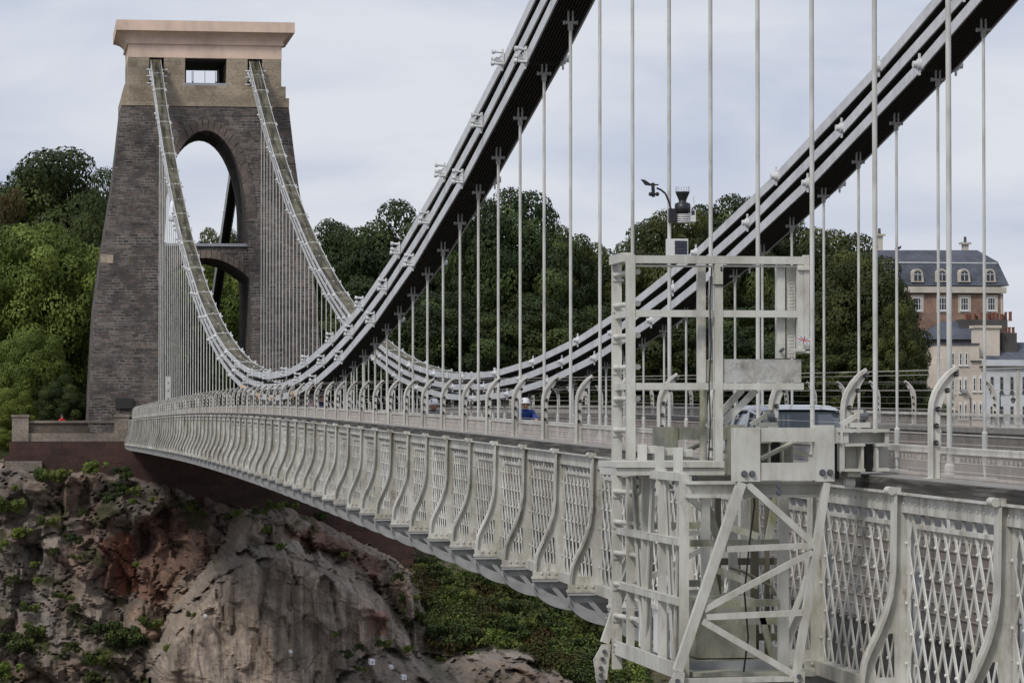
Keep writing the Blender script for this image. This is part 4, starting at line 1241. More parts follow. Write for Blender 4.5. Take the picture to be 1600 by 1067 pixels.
# --- one clamp and braced leg frame in the plane y = GY, the second is its copy
def side_frame():
    parts = []
    c = MB()
    pbox(c,1147,668,1188,752,GY,0.10); pbox(c,1188.5,668,1312,690,GY+0.012,0.08); pbox(c,1274,664,1304,752,GY,0.10); pbox(c,1188.5,723,1273.5,750,GY+0.012,0.08)
    pbox(c,1150,673,1186,748,GY+0.30,0.04); pbox(c,1188,670,1300,690,GY+0.30,0.05)
    pbox(c,1310,670,1390,675,GY-0.02,0.42); pbox(c,1318,675.5,1326,692,GY,0.02); pbox(c,1326.5,676,1382,692,GY+0.10,0.02); pbox(c,1383,676,1389,692,GY,0.2)
    pbox(c,1312,692.5,1320,736,GY+0.04,0.30); pbox(c,1320.5,693,1352,697,GY,0.34); pbox(c,1320.5,732,1352,736.5,GY,0.34); pbox(c,1346,697.2,1350,731.8,GY+0.02,0.30); pbox(c,1321,697.4,1345.5,731.6,GY+0.16,0.02)
    pbox(c,1369,693,1390,697,GY,0.34); pbox(c,1369,731,1390,736,GY,0.34); pbox(c,1369,697.2,1373,730.8,GY+0.02,0.3); pbox(c,1373.2,697.4,1388,730.6,GY+0.16,0.02)
    pbox(c,1325,737,1345,745,GY+0.05,0.2)
    parts.append(("clamp_frame", c, M['gantry']))
    dg_ = MB(); pbox(dg_,1352.5,694,1368.5,737,GY+0.10,0.25); parts.append(("gap_shade_block", dg_, M["darkin"]))  # dark block added in the open clamp gap to paint in its shade
    dg_ = MB(); pbox(dg_,1304.5,693,1311.5,748,GY+0.12,0.22); parts.append(("gap_shade_block", dg_, M["darkin"]))  # second added block, dark to stand in for shade in the narrow gap
    r = MB(); A = at(1327,751,GY+0.02); B = at(1342,751,GY+0.02); r.tube((A.x,GY+0.15,A.z-0.012),(B.x,GY+0.15,B.z-0.012),0.033,n=16); parts.append(("roller", r, M['whiteplastic']))
    for x, y in ((1163,740),(1175,740),(1285,738),(1297,738),(1217,758),(1217,769)):
        q = at(x,y,GY-0.002); bl = MB(); bl.tube((q.x,GY-0.022,q.z),(q.x,GY+0.002,q.z),0.019,n=6); bl.tube((q.x,GY-0.006,q.z),(q.x,GY+0.002,q.z),0.024,n=12); parts.append(("bolt", bl, M['steelbolt']))
    bm_ = MB(); pbox(bm_,1075,752,1290,756,GY+0.15,0.12); pbox(bm_,1075,756.2,1290,772.8,GY+0.20,0.02); pbox(bm_,1075,773,1290,777,GY+0.15,0.12)
    parts.append(("cross_beam", bm_, M['gantry']))
    ln = MB(); A = at(1190,716,GY+0.2); B = at(1238,692,GY+0.2); ln.tube(A, B, 0.018, n=10); ln.tube((at(1272,713,GY+.1)), at(1240,706,GY+.1), 0.012, n=8)
    q = at(1257,708,GY+0.05); parts.append(("tie_rod", ln, M['moss']))
    lv = MB(); dbar(lv,1315,664,1346,645,GY+0.10,7,0.04); pbox(lv,1340,640,1349,655,GY+0.08,0.1); pbox(lv,1330,660,1360,668,GY+0.06,0.15)
    parts.append(("lever", lv, M['gantry']))
    lk = MB(); pbox(lk,1346,638,1353,662,GY+0.12,0.06); q = at(1349,650,GY+0.1); lk.tube((q.x-0.03,GY+0.1,q.z),(q.x+0.03,GY+0.1,q.z),0.03,n=10); parts.append(("lever_catch", lk, M['steelbolt']))
    lg = MB()
    dbar(lg,1160,754,1060,1048,GY,14,0.07); dbar(lg,1293,754,1245,1058,GY,11,0.07)
    parts.append(("leg_frame", lg, M['gantry']))
    br_ = MB()
    dbar(br_,1168,756,1270,848,GY+0.012,10,0.045); dbar(br_,1136,858,1272,852,GY+0.008,9,0.05); dbar(br_,1100,953,1270,862,GY+0.012,9,0.045)
    dbar(br_,1104,964,1254,957,GY+0.008,9,0.05); dbar(br_,1098,970,1240,1053,GY+0.012,10,0.045); dbar(br_,1066,1064,1245,1060,GY+0.008,8,0.05)
    parts.append(("bracing", br_, M['gantry']))
    jp = MB(); jp2 = MB()
    q = [at(x,y,GY) for x,y in ((1053,1050),(1069,1050),(1062,1112),(1044,1112),(1038,1078))]
    jp.prism([(v.x,v.z) for v in q], 'y', GY-0.03, GY-0.012)
    q = [at(x,y,GY) for x,y in ((1240,1048),(1256,1048),(1256,1112),(1240,1112))]
    jp2.prism([(v.x,v.z) for v in q], 'y', GY-0.03, GY-0.012)
    parts.append(("joint_plate", jp, M['gantry'])); parts.append(("joint_plate", jp2, M['gantry']))
    for x, y in ((1058,1063),(1055,1076),(1052,1092),(1052,1104),(1248,1056),(1248,1068),(1248,1085)):
        q = at(x,y,GY-0.03); jb = MB(); jb.tube((q.x,GY-0.05,q.z),(q.x,GY-0.03,q.z),0.018,n=6); parts.append(("bolt", jb, M['steelbolt']))
    sl = MB(); dbar(sl,1050,1105,1072,1180,GY,12,0.07); dbar(sl,1248,1100,1248,1200,GY,12,0.07); parts.append(("lower_leg", sl, M['gantry']))
    return parts
for nm, mb, mt in side_frame():
    o = gb(nm, mb, mt)
    o2 = o.copy(); COL.objects.link(o2); o2.parent = gt; o2.location = (0, GY2-GY, 0)
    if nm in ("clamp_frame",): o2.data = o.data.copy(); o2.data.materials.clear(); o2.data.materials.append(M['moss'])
# --- tall frame, plane y = 26.3
TYF, TYB = 24.77, 25.43
f = MB()
pbox(f,983,399,1256,413,TYF,0.06); pbox(f,993,414,1118,417.5,TYF+0.02,0.06); pbox(f,1131,414,1246,417.5,TYF+0.02,0.06)
pbox(f,980,398,993,725,TYF-0.004,0.075); pbox(f,993.3,484,1250,496,TYF,0.06); pbox(f,993.3,598,1256,609,TYF,0.06)
pbox(f,1117,413.5,1130,740,TYF-0.006,0.075); pbox(f,1090.5,414,1103,598,TYF+0.14,0.06)
gb("upper_frame", f)
f = MB(); pbox(f,1214,413.5,1227,560,TYF+0.08,0.07); pbox(f,1246.2,414,1256,550,TYF-0.005,0.06); pbox(f,1256.3,398.5,1265,546,TYF-0.01,0.06)
for y0 in (418,548): pbox(f,1247,y0,1266,y0+4,TYF-0.03,0.05)
pbox(f,1236,545,1258,549,TYF-0.05,0.06)
gb("door_post", f)
f = MB(); pbox(f,1229,415,1243,560,TYF+0.10,0.012)
y = 420
while y < 556:
    pbox(f,1233.5,y,1239.5,y+2.6,TYF+0.095,0.006); y += 5.2
gb("perforated_strip", f)
f = MB(); pbox(f,1130.3,561,1252,597.7,TYF+0.01,0.02); gb("plate_panel", f, paint("flaking_panel_paint", (0.50,0.50,0.475), (0.06,0.055,0.05), 0.95, 2.6, 0.6, streak=False, algae=(0.30,0.26,0.21), algae_amt=0.9))
f = MB(); pbox(f,1103.5,562,1116.5,597,TYF+0.15,0.02); gb("plate_panel", f, M['moss'])
f = MB(); A = at(1099,608,TYF+0.3); B = at(1099,740,TYF+0.3); f.tube(A,B,0.03,n=12)
gb("support_tube", f, M['moss'])
f = MB(); dbar(f,1106,668,1160,609,TYF+0.2,10,0.03); dbar(f,1131,662,1182,609,TYF+0.1,10,0.03); split_build("knee_brace", f)
f = MB(); dbar(f,1107,500,1128,520,TYF+0.08,2,0.02); pbox(f,1108,497,1113,560,TYF+0.12,0.02); pbox(f,1109,432,1115,484,TYF+0.12,0.02); split_build("latch_rod", f, M['galv'])
f = MB()
for y in range(532, 562, 4): 
    q = at(1114.5,y,TYF+0.12); f.ball((q.x,q.y,q.z),0.012,6,4,sc=(0.7,0.7,1.2))
gb("chain_tie", f, M['steelbolt'])
f = MB(); pbox(f,1115,444,1131,446,TYF-0.02,0.02); pbox(f,1126,417,1128.5,424,TYF-0.01,0.02); split_build("strap", f, M['bolt'])
# --- ladder on the outer side
f = MB()
XO = at(965,600,TYB).x
pbox(f,957,404,972,1045,TYB,0.05)
A = at(981,404,TYF); B = at(958,407,TYB); f.box(A.x-0.03,A.x+0.04,TYF+0.075,TYB,A.z-0.02,A.z+0.05)
gb("ladder_stile", f)
for y in (427,476,525,574,623,672,769,817,866,915,965,1012):
    f = MB(); zz = at(970,y,25.1).z
    f.tube((XO+0.05,TYF+0.05,zz),(XO-0.02,TYB+0.03,zz),0.022,n=10); f.box(XO-0.04,XO+0.05,TYB-0.01,TYB-0.001,zz-0.05,zz-0.03)
    gb("rung", f)
f = MB(); A = at(975,486,TYF+0.1); f.box(XO-0.02,XO+0.06,TYF+0.08,TYB,at(980,496,25.1).z,at(980,486,25.1).z); f.box(XO-0.02,XO+0.06,TYF+0.08,TYB,at(980,609,25.1).z,at(980,599,25.1).z); split_build("side_rail", f)
# --- platform planks and hooks
f = MB(); pbox(f,962,721,1132,730,24.0,0.75); pbox(f,962,731,1132,742,24.02,0.7); split_build("platform_plank", f)
for x0, y0, y1, Yh in ((998,694,770,24.5),(1025,697,774,23.75),(1054,699,778,23.15)):
    f = MB(); pbox(f,x0,y0,x0+13,y1,Yh,0.05); pbox(f,x0+13.2,y0+2,x0+28,y0+14,Yh+0.03,0.03); pbox(f,x0+12,y1-34,x0+27,y1-24,Yh+0.03,0.06)
    o = gb("hook_plate", f)
    for yy in (y1-24, y1-10):
        k = MB(); q = at(x0-2,yy,Yh+0.02); k.tube((q.x-0.01,Yh+0.02,q.z),(q.x+0.05,Yh+0.02,q.z),0.014,n=6); k.build("bolt", M['steelbolt'], o, GO)
# --- cage: outer side panel along the bridge at X = XC
XC = at(1070,850,22.85).x; Y0c, Y1c = 22.85, 25.43
def zc(py, Yq, px=1068): 
    return at(px, py, Yq).z
ztop, zr1, zr2, zbot = at(1070,745,Y0c).z, at(1070,848,Y0c).z, at(1066,942,Y0c).z, at(1052,1062,Y0c).z
f = MB()
f.box(XC-0.03,XC+0.03,Y0c,Y0c+0.06,zbot-0.3,ztop+0.02)
for y_ in (25.0, 24.35, 23.7): f.box(XC-0.02,XC+0.035,y_,y_+0.012,zbot,ztop+0.05); f.box(XC-0.02,XC-0.008,y_+0.0125,y_+0.06,zbot,ztop+0.05)
split_build("cage_post", f)
f = MB()
for z in (zr1, zr2): f.box(XC-0.035,XC-0.022,Y0c+0.062,Y1c,z-0.022,z+0.022); f.box(XC-0.035,XC+0.02,Y0c+0.062,Y1c,z+0.023,z+0.03)
f.box(XC-0.045,XC-0.024,Y0c-0.1,Y1c+0.1,zbot,zbot+0.11); f.box(XC-0.03,XC+0.02,Y0c+0.06,Y1c,ztop-0.03,ztop+0.03)
split_build("cage_rail", f)
f = MB()
for ya, yb in ((24.9,24.5),(24.1,24.4),(23.62,23.3),(23.05,23.25)):
    f.bar((XC,ya,ztop),(XC,yb,zbot+0.1),0.012,0.05,up=(0,1,0)); f.bar((XC+0.02,ya,ztop),(XC+0.02,yb,zbot+0.1),0.03,0.01,up=(0,1,0))
split_build("cage_slat", f)
f = MB()
for ya, yb in ((24.9,24.4),(24.3,23.75),(23.65,23.0)): f.box(XC+0.05,XC+0.06,yb,ya,zbot+0.1,zbot+0.42)
split_build("toe_board", f, M['whiteplastic'])
f = MB(); f.box(XC+0.06,-5.15,Y0c,Y1c,zbot+0.02,zbot+0.05); gb("cage_floor", f, M['moss'])
f = MB(); pbox(f,1062,1033,1222,1060,GY+0.55,0.02); gb("toe_board", f, M['galv'])
# --- inner posts and rails of the cage seen through the bracing
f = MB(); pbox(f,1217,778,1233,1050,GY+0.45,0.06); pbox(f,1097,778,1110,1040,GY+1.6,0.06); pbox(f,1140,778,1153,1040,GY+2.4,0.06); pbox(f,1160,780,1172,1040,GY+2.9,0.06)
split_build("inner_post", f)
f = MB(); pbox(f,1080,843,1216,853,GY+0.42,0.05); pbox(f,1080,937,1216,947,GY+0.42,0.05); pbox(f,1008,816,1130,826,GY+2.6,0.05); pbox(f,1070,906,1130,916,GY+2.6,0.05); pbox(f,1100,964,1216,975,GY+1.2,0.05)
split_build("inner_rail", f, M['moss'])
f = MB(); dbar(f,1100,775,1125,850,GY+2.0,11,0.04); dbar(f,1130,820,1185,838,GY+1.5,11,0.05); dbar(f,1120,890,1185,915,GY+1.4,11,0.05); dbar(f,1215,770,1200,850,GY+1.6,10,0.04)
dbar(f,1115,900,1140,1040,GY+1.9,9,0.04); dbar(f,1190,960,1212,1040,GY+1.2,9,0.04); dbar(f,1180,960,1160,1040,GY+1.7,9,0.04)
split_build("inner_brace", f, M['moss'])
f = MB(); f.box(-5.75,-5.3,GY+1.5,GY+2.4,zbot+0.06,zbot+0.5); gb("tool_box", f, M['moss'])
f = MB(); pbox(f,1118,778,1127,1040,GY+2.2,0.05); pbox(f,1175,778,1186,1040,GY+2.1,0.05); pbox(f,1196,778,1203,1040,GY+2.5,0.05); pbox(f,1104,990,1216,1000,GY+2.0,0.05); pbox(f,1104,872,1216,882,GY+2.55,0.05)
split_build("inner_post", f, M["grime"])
f = MB(); pts_ = [at(x,y,TYF-0.03) for x,y in ((1112,418),(1109,470),(1111,540),(1108,600),(1110,660),(1107,720))]; f.path(pts_, 0.006, 6); gb("cable", f, M['bolt'])
f = MB(); pts_ = [at(x,y,GY-0.04) for x,y in ((1190,730),(1196,790),(1188,850),(1180,930),(1186,1000),(1178,1060))]; f.path([p_+Vector((0,0.35,0)) for p_ in pts_], 0.007, 6); gb("cable", f, M['bolt'])
f = MB(); pts_ = [at(x,y,GY+0.9) for x,y in ((1140,886),(1160,892),(1185,905),(1205,916),(1212,930))]; f.path(pts_, 0.012, 6); gb("rope_coil", f, M['grime'])
f = MB(); q_ = at(1219,549,TYF+0.06); f.tube(q_, q_+Vector((0.02,-0.03,0.02)), 0.014, n=8); gb("padlock", f, M['steelbolt'])
# small flag sticker on the door post
q0 = at(1256,531,TYF-0.06)
st = empty("flag_sticker", q0, "small red, white and blue flag sticker on the cradle's door post", "sticker")
b = MB(); b.box(-0.047,0.047,-0.002,0.0,-0.028,0.028); o = b.build("sticker_sheet", M['whiteplastic'], st); 
b2 = MB(); b2.box(-0.047,0.047,-0.0035,-0.0021,-0.004,0.004); b2.box(-0.0045,0.0045,-0.0035,-0.0021,-0.028,-0.0042); b2.box(-0.0045,0.0045,-0.0035,-0.0021,0.0042,0.028); b2.build("red_cross", plain("sticker_red", (0.5,0.05,0.06), 0.5), st)
b3 = MB()
for sx_, sz_ in ((1,1),(1,-1),(-1,1),(-1,-1)): b3.bar((sx_*0.010,-0.0028,sz_*0.010),(sx_*0.040,-0.0028,sz_*0.023),0.005,0.001,up=(0,1,0))
b3.build("blue_marks", plain("sticker_blue", (0.12,0.16,0.35), 0.5), st)
st.rotation_euler = (0, R(12), 0)

# ------------------------------------------------------------------ weather station on a hanger rod
WY = Yn(65)-0.06
def wp(x, y, d=0.0): v = at(x, y, WY+d); return v
wo = wp(1049,330)
ws = empty("weather_station", wo, "small weather station with wind vane and solar panel strapped to a rod above the cradle", "weather station")
def wb(nm, mb, mt): return mb.build(nm, mt, ws, wo)
b = MB(); b.path([wp(1049,330),wp(1046,318),wp(1040,303),wp(1033,297),wp(1026,294)], 0.012, 8); b.tube(wp(1021,308),wp(1020,286),0.022,n=10); b.box(wp(1045,333).x,wp(1062,333).x,WY-0.02,WY+0.06,wp(0,338).z,wp(0,316).z)
wb("arm", b, M['blackplastic'])
b = MB(); v = [wp(x,y) for x,y in ((1001,280.5),(1007,281),(1017,287.5),(1029,288),(1029,290),(1015,290.5),(1008,289.5))]; b.prism([(p.x,p.z) for p in v],'y',WY-0.006,WY+0.006); wb("wind_vane", b, M['blackplastic'])
b = MB()
for x, y, d in ((1016.5,303.5,-0.05),(1027,303.5,-0.03),(1021,304,0.06)): b.ball(wp(x,y,d),0.026,10,6); b.tube(wp(x,y,d),wp(1021,303),0.006)
wb("wind_cup", b, M['blackplastic'])
c = wp(1067,330); s1 = ppm(WY)
b = MB(); b.lathe((c.x,WY+0.02,c.z), [(0.065,-0.03),(0.10,-0.02),(0.095,0.09),(0.045,0.11),(0.05,0.14),(0.085,0.22),(0.088,0.235),(0.075,0.235),(0.03,0.15)], 18); wb("rain_gauge", b, M['blackplastic'])
b = MB()
for k in range(8):
    t = k/8*6.283; b.tube((c.x+0.082*math.cos(t),WY+0.02+0.082*math.sin(t),c.z+0.23),(c.x+0.082*math.cos(t),WY+0.02+0.082*math.sin(t),c.z+0.30),0.003,n=4)
wb("bird_spikes", b, M['galv'])
b = MB()
for k in range(5):
    z = c.z-0.035-k*0.022; b.lathe((c.x+0.01,WY+0.02,z), [(0.06,-0.018),(0.092,-0.012),(0.092,-0.004),(0.075,0.0)], 18)
wb("radiation_shield", b, M['whiteplastic'])
b = MB(); b.box(wp(1074,0).x,wp(1086,0).x,WY-0.03,WY+0.08,wp(0,337).z,wp(0,318).z); b.tube(wp(1084,318),wp(1084,306),0.006); wb("sensor_box", b, M['whiteplastic'])
b = MB(); b.box(wp(1079,0).x,wp(1084,0).x,WY-0.034,WY-0.03,wp(0,326).z,wp(0,319).z); wb("sensor_window", b, M['solar'])
b = MB(); b.box(wp(1040.5,0).x,wp(1073,0).x,WY-0.07,WY+0.03,wp(0,392).z,wp(0,365).z); hb = wb("battery_box", b, M['whiteplastic'])
b = MB(); x0, x1, z0, z1 = wp(1052,0).x, wp(1071.5,0).x, wp(0,390).z, wp(0,368).z
for i in range(4):
    for j in range(5): b.box(x0+(x1-x0)*(i+0.04)/4, x0+(x1-x0)*(i+0.96)/4, WY-0.076, WY-0.071, z0+(z1-z0)*(j+0.04)/5, z0+(z1-z0)*(j+0.96)/5)
b.build("solar_panel", M['solar'], hb, wo)
b = MB(); b.box(wp(1044,0).x,wp(1074,0).x,WY-0.02,WY+0.03,wp(0,398).z,wp(0,392.5).z); wb("mounting_bracket", b, M['blackplastic'])

# ------------------------------------------------------------------ car on the roadway
def car():
    X0, Yc = 1.95, 53.9
    zr = cap(Yc)-1.13
    e = empty("car", (X0, Yc, zr), "silver blue car coming along the roadway behind the cradle clamp", "car")
    e.rotation_euler = (-math.atan(slope(Yc)), 0, math.pi)
    m, nt, bs = newmat("car_paint"); bs.inputs["Base Color"].default_value = (0.13,0.13,0.165,1); bs.inputs["Metallic"].default_value = 0.3; bs.inputs["Roughness"].default_value = 0.18; bs.inputs["Coat Weight"].default_value = 0.8
    tintm, _, gb_ = newmat("car_glass"); gb_.inputs["Base Color"].default_value = (0.06,0.072,0.085,1); gb_.inputs["Roughness"].default_value = 0.04; gb_.inputs["Coat Weight"].default_value = 0.5
    # sections along length (y, half-width at sill, belt z, half-width belt, roof z, roof half-width), heading +y
    def loft(secs, mat, nm, par=e):
        b = MB(); n = len(secs[0]); vs_ = [p for s in secs for p in s]
        fs = [tuple(range(n)), tuple(reversed(range(n*(len(secs)-1), n*len(secs))))]
        for i in range(len(secs)-1):
            for k in range(n): fs.append((i*n+k, (i+1)*n+k, (i+1)*n+(k+1)%n, i*n+(k+1)%n))
        b.add(vs_, fs, 0, False); o = b.build(nm, mat, par); return o
    def sec(y, zb, hb, zs, hs, zt, ht): 
        return [(-hb,y,zb),(-hs,y,zs),(-hs*0.985,y,zs+(zt-zs)*0.7),(-ht,y,zt),(-ht*0.6,y,zt+0.02),(ht*0.6,y,zt+0.02),(ht,y,zt),(hs*0.985,y,zs+(zt-zs)*0.7),(hs,y,zs),(hb,y,zb)]
    S = [sec(-2.2,0.35,0.72,0.55,0.80,0.80,0.74),(sec(-2.12,0.26,0.80,0.55,0.88,0.92,0.80)),sec(-1.6,0.22,0.86,0.55,0.90,0.96,0.82),sec(0.6,0.20,0.87,0.55,0.91,0.94,0.82),sec(1.2,0.20,0.87,0.55,0.90,0.93,0.80),sec(1.95,0.24,0.82,0.5,0.86,0.78,0.72),sec(2.2,0.35,0.70,0.48,0.76,0.62,0.60)]
    loft(S, m, "body")
    def cab(y, zb, hb, zt, ht): return [(-hb,y,zb),(-hb*0.5-ht*0.5-0.015,y,(zb+zt)/2),(-ht,y,zt-0.05),(-ht*0.8,y,zt),(ht*0.8,y,zt),(ht,y,zt-0.05),(hb*0.5+ht*0.5+0.015,y,(zb+zt)/2),(hb,y,zb)]
    G = [cab(-2.05,0.92,0.78,1.02,0.72),cab(-1.75,0.94,0.80,1.42,0.66),cab(-1.3,0.95,0.81,1.50,0.66),cab(0.0,0.94,0.81,1.54,0.67),cab(0.7,0.93,0.80,1.47,0.64),cab(1.35,0.92,0.76,0.98,0.70)]
    gl = loft(G, tintm, "cabin_glass")
    rf = MB()
    rows = [(-1.85,1.36,0.64),(-1.7,1.46,0.665),(-1.3,1.525,0.67),(-0.5,1.56,0.68),(0.0,1.562,0.68),(0.45,1.53,0.67),(0.75,1.485,0.65)]
    vs_ = []
    for y, z, h in rows: vs_ += [(-h-0.02,y,z-0.07),(-h,y,z-0.005),(-h*0.6,y,z+0.012),(h*0.6,y,z+0.012),(h,y,z-0.005),(h+0.02,y,z-0.07)]
    fs = [(i*6+k,(i+1)*6+k,(i+1)*6+k+1,i*6+k+1) for i in range(len(rows)-1) for k in range(5)]
    rf.add(vs_, fs, 0, True); rf.build("roof", m, e)
    tr = MB()
    for s_ in (-1, 1):
        tr.path([(s_*0.80,-2.02,0.96),(s_*0.745,-1.78,1.33),(s_*0.715,-1.35,1.46),(s_*0.725,0.0,1.49),(s_*0.71,0.72,1.40),(s_*0.80,1.38,0.96)], 0.024, 6)
        for y, zt in ((-0.95,1.47),(0.12,1.49)): tr.path([(s_*0.825,y,0.95),(s_*0.77,y,1.25),(s_*0.715,y,zt)], 0.035, 6)
    tr.build("window_trim", plain("bright_trim", (0.5,0.5,0.53), 0.25, 0.5), e)
    ty = plain("tyre_rubber", (0.02,0.02,0.02), 0.9)
    for s_ in (-1, 1):
        for y in (-1.35, 1.35):
            w_ = MB(); w_.tube((s_*0.70,y,0.32),(s_*0.90,y,0.32),0.32,n=20); wo_ = w_.build("wheel", ty, e)
            h_ = MB(); h_.tube((s_*0.895,y,0.32),(s_*0.912,y,0.32),0.2,n=16); h_.build("rim", M['galv'], wo_)
        l = MB(); l.box(s_*0.60,s_*0.80,-2.205,-2.12,0.70,0.92); l.build("tail_lamp", plain("lamp_red", (0.4,0.02,0.02), 0.2), e)
        l = MB(); l.box(s_*0.90,s_*1.05,0.75,0.87,0.93,1.06); l.build("mirror", m, e)
car()

# ------------------------------------------------------------------ people
skin = plain("skin", (0.42,0.25,0.18), 0.6, var=0.08)
def skin_body(name, verts, edges, radii, mat, parent=None, sub=2):
    me = bpy.data.meshes.new(name); me.from_pydata([tuple(v) for v in verts], edges, [])
    o = bpy.data.objects.new("tmp_body", me); COL.objects.link(o)
    md = o.modifiers.new("skin", 'SKIN'); md.use_smooth_shade = True
    for i, r in enumerate(radii):
        sv = me.skin_vertices[0].data[i]; sv.radius = (r, r) if not isinstance(r, tuple) else r
    me.skin_vertices[0].data[0].use_root = True
    ss = o.modifiers.new("sub", 'SUBSURF'); ss.levels = sub; ss.render_levels = sub
    bpy.context.view_layer.update()
    dg = bpy.context.evaluated_depsgraph_get()
    out = bpy.data.meshes.new_from_object(o.evaluated_get(dg)); out.name = name
    bpy.data.objects.remove(o)
    if isinstance(mat, (list, tuple)):
        out.materials.clear()
        for m_ in mat: out.materials.append(m_)
    else:
        out.materials.clear(); out.materials.append(mat)
    return link(name, out, parent)
def person(loc, rz, label, top_mat, leg_mat, hair_mat, helmet=None, pose='stand', group=None):
    e = empty("person", loc, label, "person", group, rz)
    # local: facing -y
    if pose == 'stand':
        J = dict(pel=(0,0,0.95), chest=(0,0,1.28), neck=(0,0,1.47), head=(0,-0.01,1.60), headt=(0,0,1.70),
                 shl=(-0.19,0,1.40), ell=(-0.25,0.02,1.12), hal=(-0.24,-0.08,0.88), shr=(0.19,0,1.40), elr=(0.25,0.02,1.12), har=(0.24,-0.08,0.88),
                 hpl=(-0.10,0,0.90), knl=(-0.11,-0.03,0.50), ftl=(-0.11,0.03,0.08), tol=(-0.12,-0.14,0.04), hpr=(0.10,0,0.90), knr=(0.11,0.02,0.50), ftr=(0.11,0.1,0.08), tor=(0.12,-0.07,0.04))
    else:   # riding
        J = dict(pel=(0,0.28,0.98), chest=(0,0.02,1.20), neck=(0,-0.14,1.33), head=(0,-0.22,1.43), headt=(0,-0.22,1.53),
                 shl=(-0.20,-0.08,1.27), ell=(-0.27,-0.22,1.06), hal=(-0.22,-0.42,0.98), shr=(0.20,-0.08,1.27), elr=(0.27,-0.22,1.06), har=(0.22,-0.42,0.98),
                 hpl=(-0.10,0.24,0.92), knl=(-0.12,-0.14,0.66), ftl=(-0.11,0.02,0.24), tol=(-0.11,-0.14,0.20), hpr=(0.10,0.24,0.92), knr=(0.12,-0.12,0.82), ftr=(0.11,0.05,0.42), tor=(0.11,-0.10,0.40))
    keys = list(J); idx = {k: i for i, k in enumerate(keys)}
    rad = dict(pel=0.15, chest=0.165, neck=0.06, head=0.095, headt=0.08, shl=0.075, ell=0.045, hal=0.035, shr=0.075, elr=0.045, har=0.035, hpl=0.10, knl=0.06, ftl=0.045, tol=0.035, hpr=0.10, knr=0.06, ftr=0.045, tor=0.035)
    ed = [('pel','chest'),('chest','neck'),('neck','head'),('head','headt'),('chest','shl'),('shl','ell'),('ell','hal'),('chest','shr'),('shr','elr'),('elr','har'),('pel','hpl'),('hpl','knl'),('knl','ftl'),('ftl','tol'),('pel','hpr'),('hpr','knr'),('knr','ftr'),('ftr','tor')]
    body = skin_body("body", [J[k] for k in keys], [(idx[a_], idx[b_]) for a_, b_ in ed], [rad[k] for k in keys], [skin, top_mat, leg_mat], e)
    nz_, sh = Vector(J['neck']), Vector(J['ell'])
    for p_ in body.data.polygons:
        c_ = p_.center
        dn = min((c_-Vector(J['hal'])).length, (c_-Vector(J['har'])).length)
        low = Vector(J['pel']).z - 0.05
        if c_.z > nz_.z + 0.02 and abs(c_.x) < 0.14 and (pose == 'stand' or c_.y < -0.05): p_.material_index = 0
        elif dn < (0.10 if pose == 'stand' else 0.24): p_.material_index = 0
        elif c_.z > low and not (pose != 'stand' and c_.y > 0.05 and c_.z < 0.98): p_.material_index = 1
        else: p_.material_index = 2
    h = Vector(J['head'])
    b = MB()
    for s_ in (-1, 1): b.ball((h.x+s_*0.036, h.y-0.088, h.z+0.02), 0.013, 8, 5)
    b.build("eyes", M['bolt'], e)
    b = MB(); b.ball((h.x,h.y-0.105,h.z-0.012),0.02,8,5,sc=(0.8,1.1,1.3)); b.ball((h.x-0.098,h.y,h.z),0.025,8,5,sc=(0.5,0.8,1.3)); b.ball((h.x+0.098,h.y,h.z),0.025,8,5,sc=(0.5,0.8,1.3)); b.build("nose_and_ears", skin, e)
    b = MB(); b.ball((h.x,h.y-0.09,h.z-0.055),0.022,8,4,sc=(1.2,0.4,0.35)); b.build("mouth", plain("lips", (0.35,0.14,0.11), 0.6), e)
    if helmet is None:
        b = MB(); b.ball((h.x,h.y+0.025,h.z+0.055),0.112,14,9,sc=(1.0,1.05,1.0)); b.build("hair", hair_mat, e)
    else:
        b = MB(); n_ = 16
        prof = [(0.125,0.0),(0.122,0.04),(0.105,0.085),(0.07,0.115),(0.02,0.128)]
        b.lathe((h.x,h.y+0.01,h.z+0.045), prof, n_, sy=1.25); hb_ = b.build("helmet", helmet, e)
        v_ = MB()
        for x_ in (-0.07,-0.025,0.025,0.07):
            v_.path([(h.x+x_*1.15,h.y-0.12,h.z+0.09),(h.x+x_,h.y-0.06,h.z+0.165-abs(x_)*0.35),(h.x+x_*0.9,h.y+0.08,h.z+0.165-abs(x_)*0.35)], 0.010, 6)
        v_.build("helmet_vents", M['blackplastic'], hb_)
    # fingers
    for k in ('hal','har'):
        c_ = Vector(J[k]); b = MB()
        for i in range(4):
            a_ = c_ + Vector((-0.024+0.016*i, -0.01, -0.02)); ln = (0.06,0.072,0.068,0.052)[i]
            m_ = a_ + Vector((0,-0.012,-ln*0.55)); b.path([a_, m_, m_+Vector((0,0.012,-ln*0.45))], [0.009,0.0085,0.007], 6)
        t0 = c_ + Vector((0.03 if k == 'hal' else -0.03,-0.02,0.005)); b.path([t0, t0+Vector((0.012,-0.025,-0.025)), t0+Vector((0.01,-0.03,-0.05))], [0.011,0.010,0.008], 6)
        b.build("fingers", skin, e)
    return e
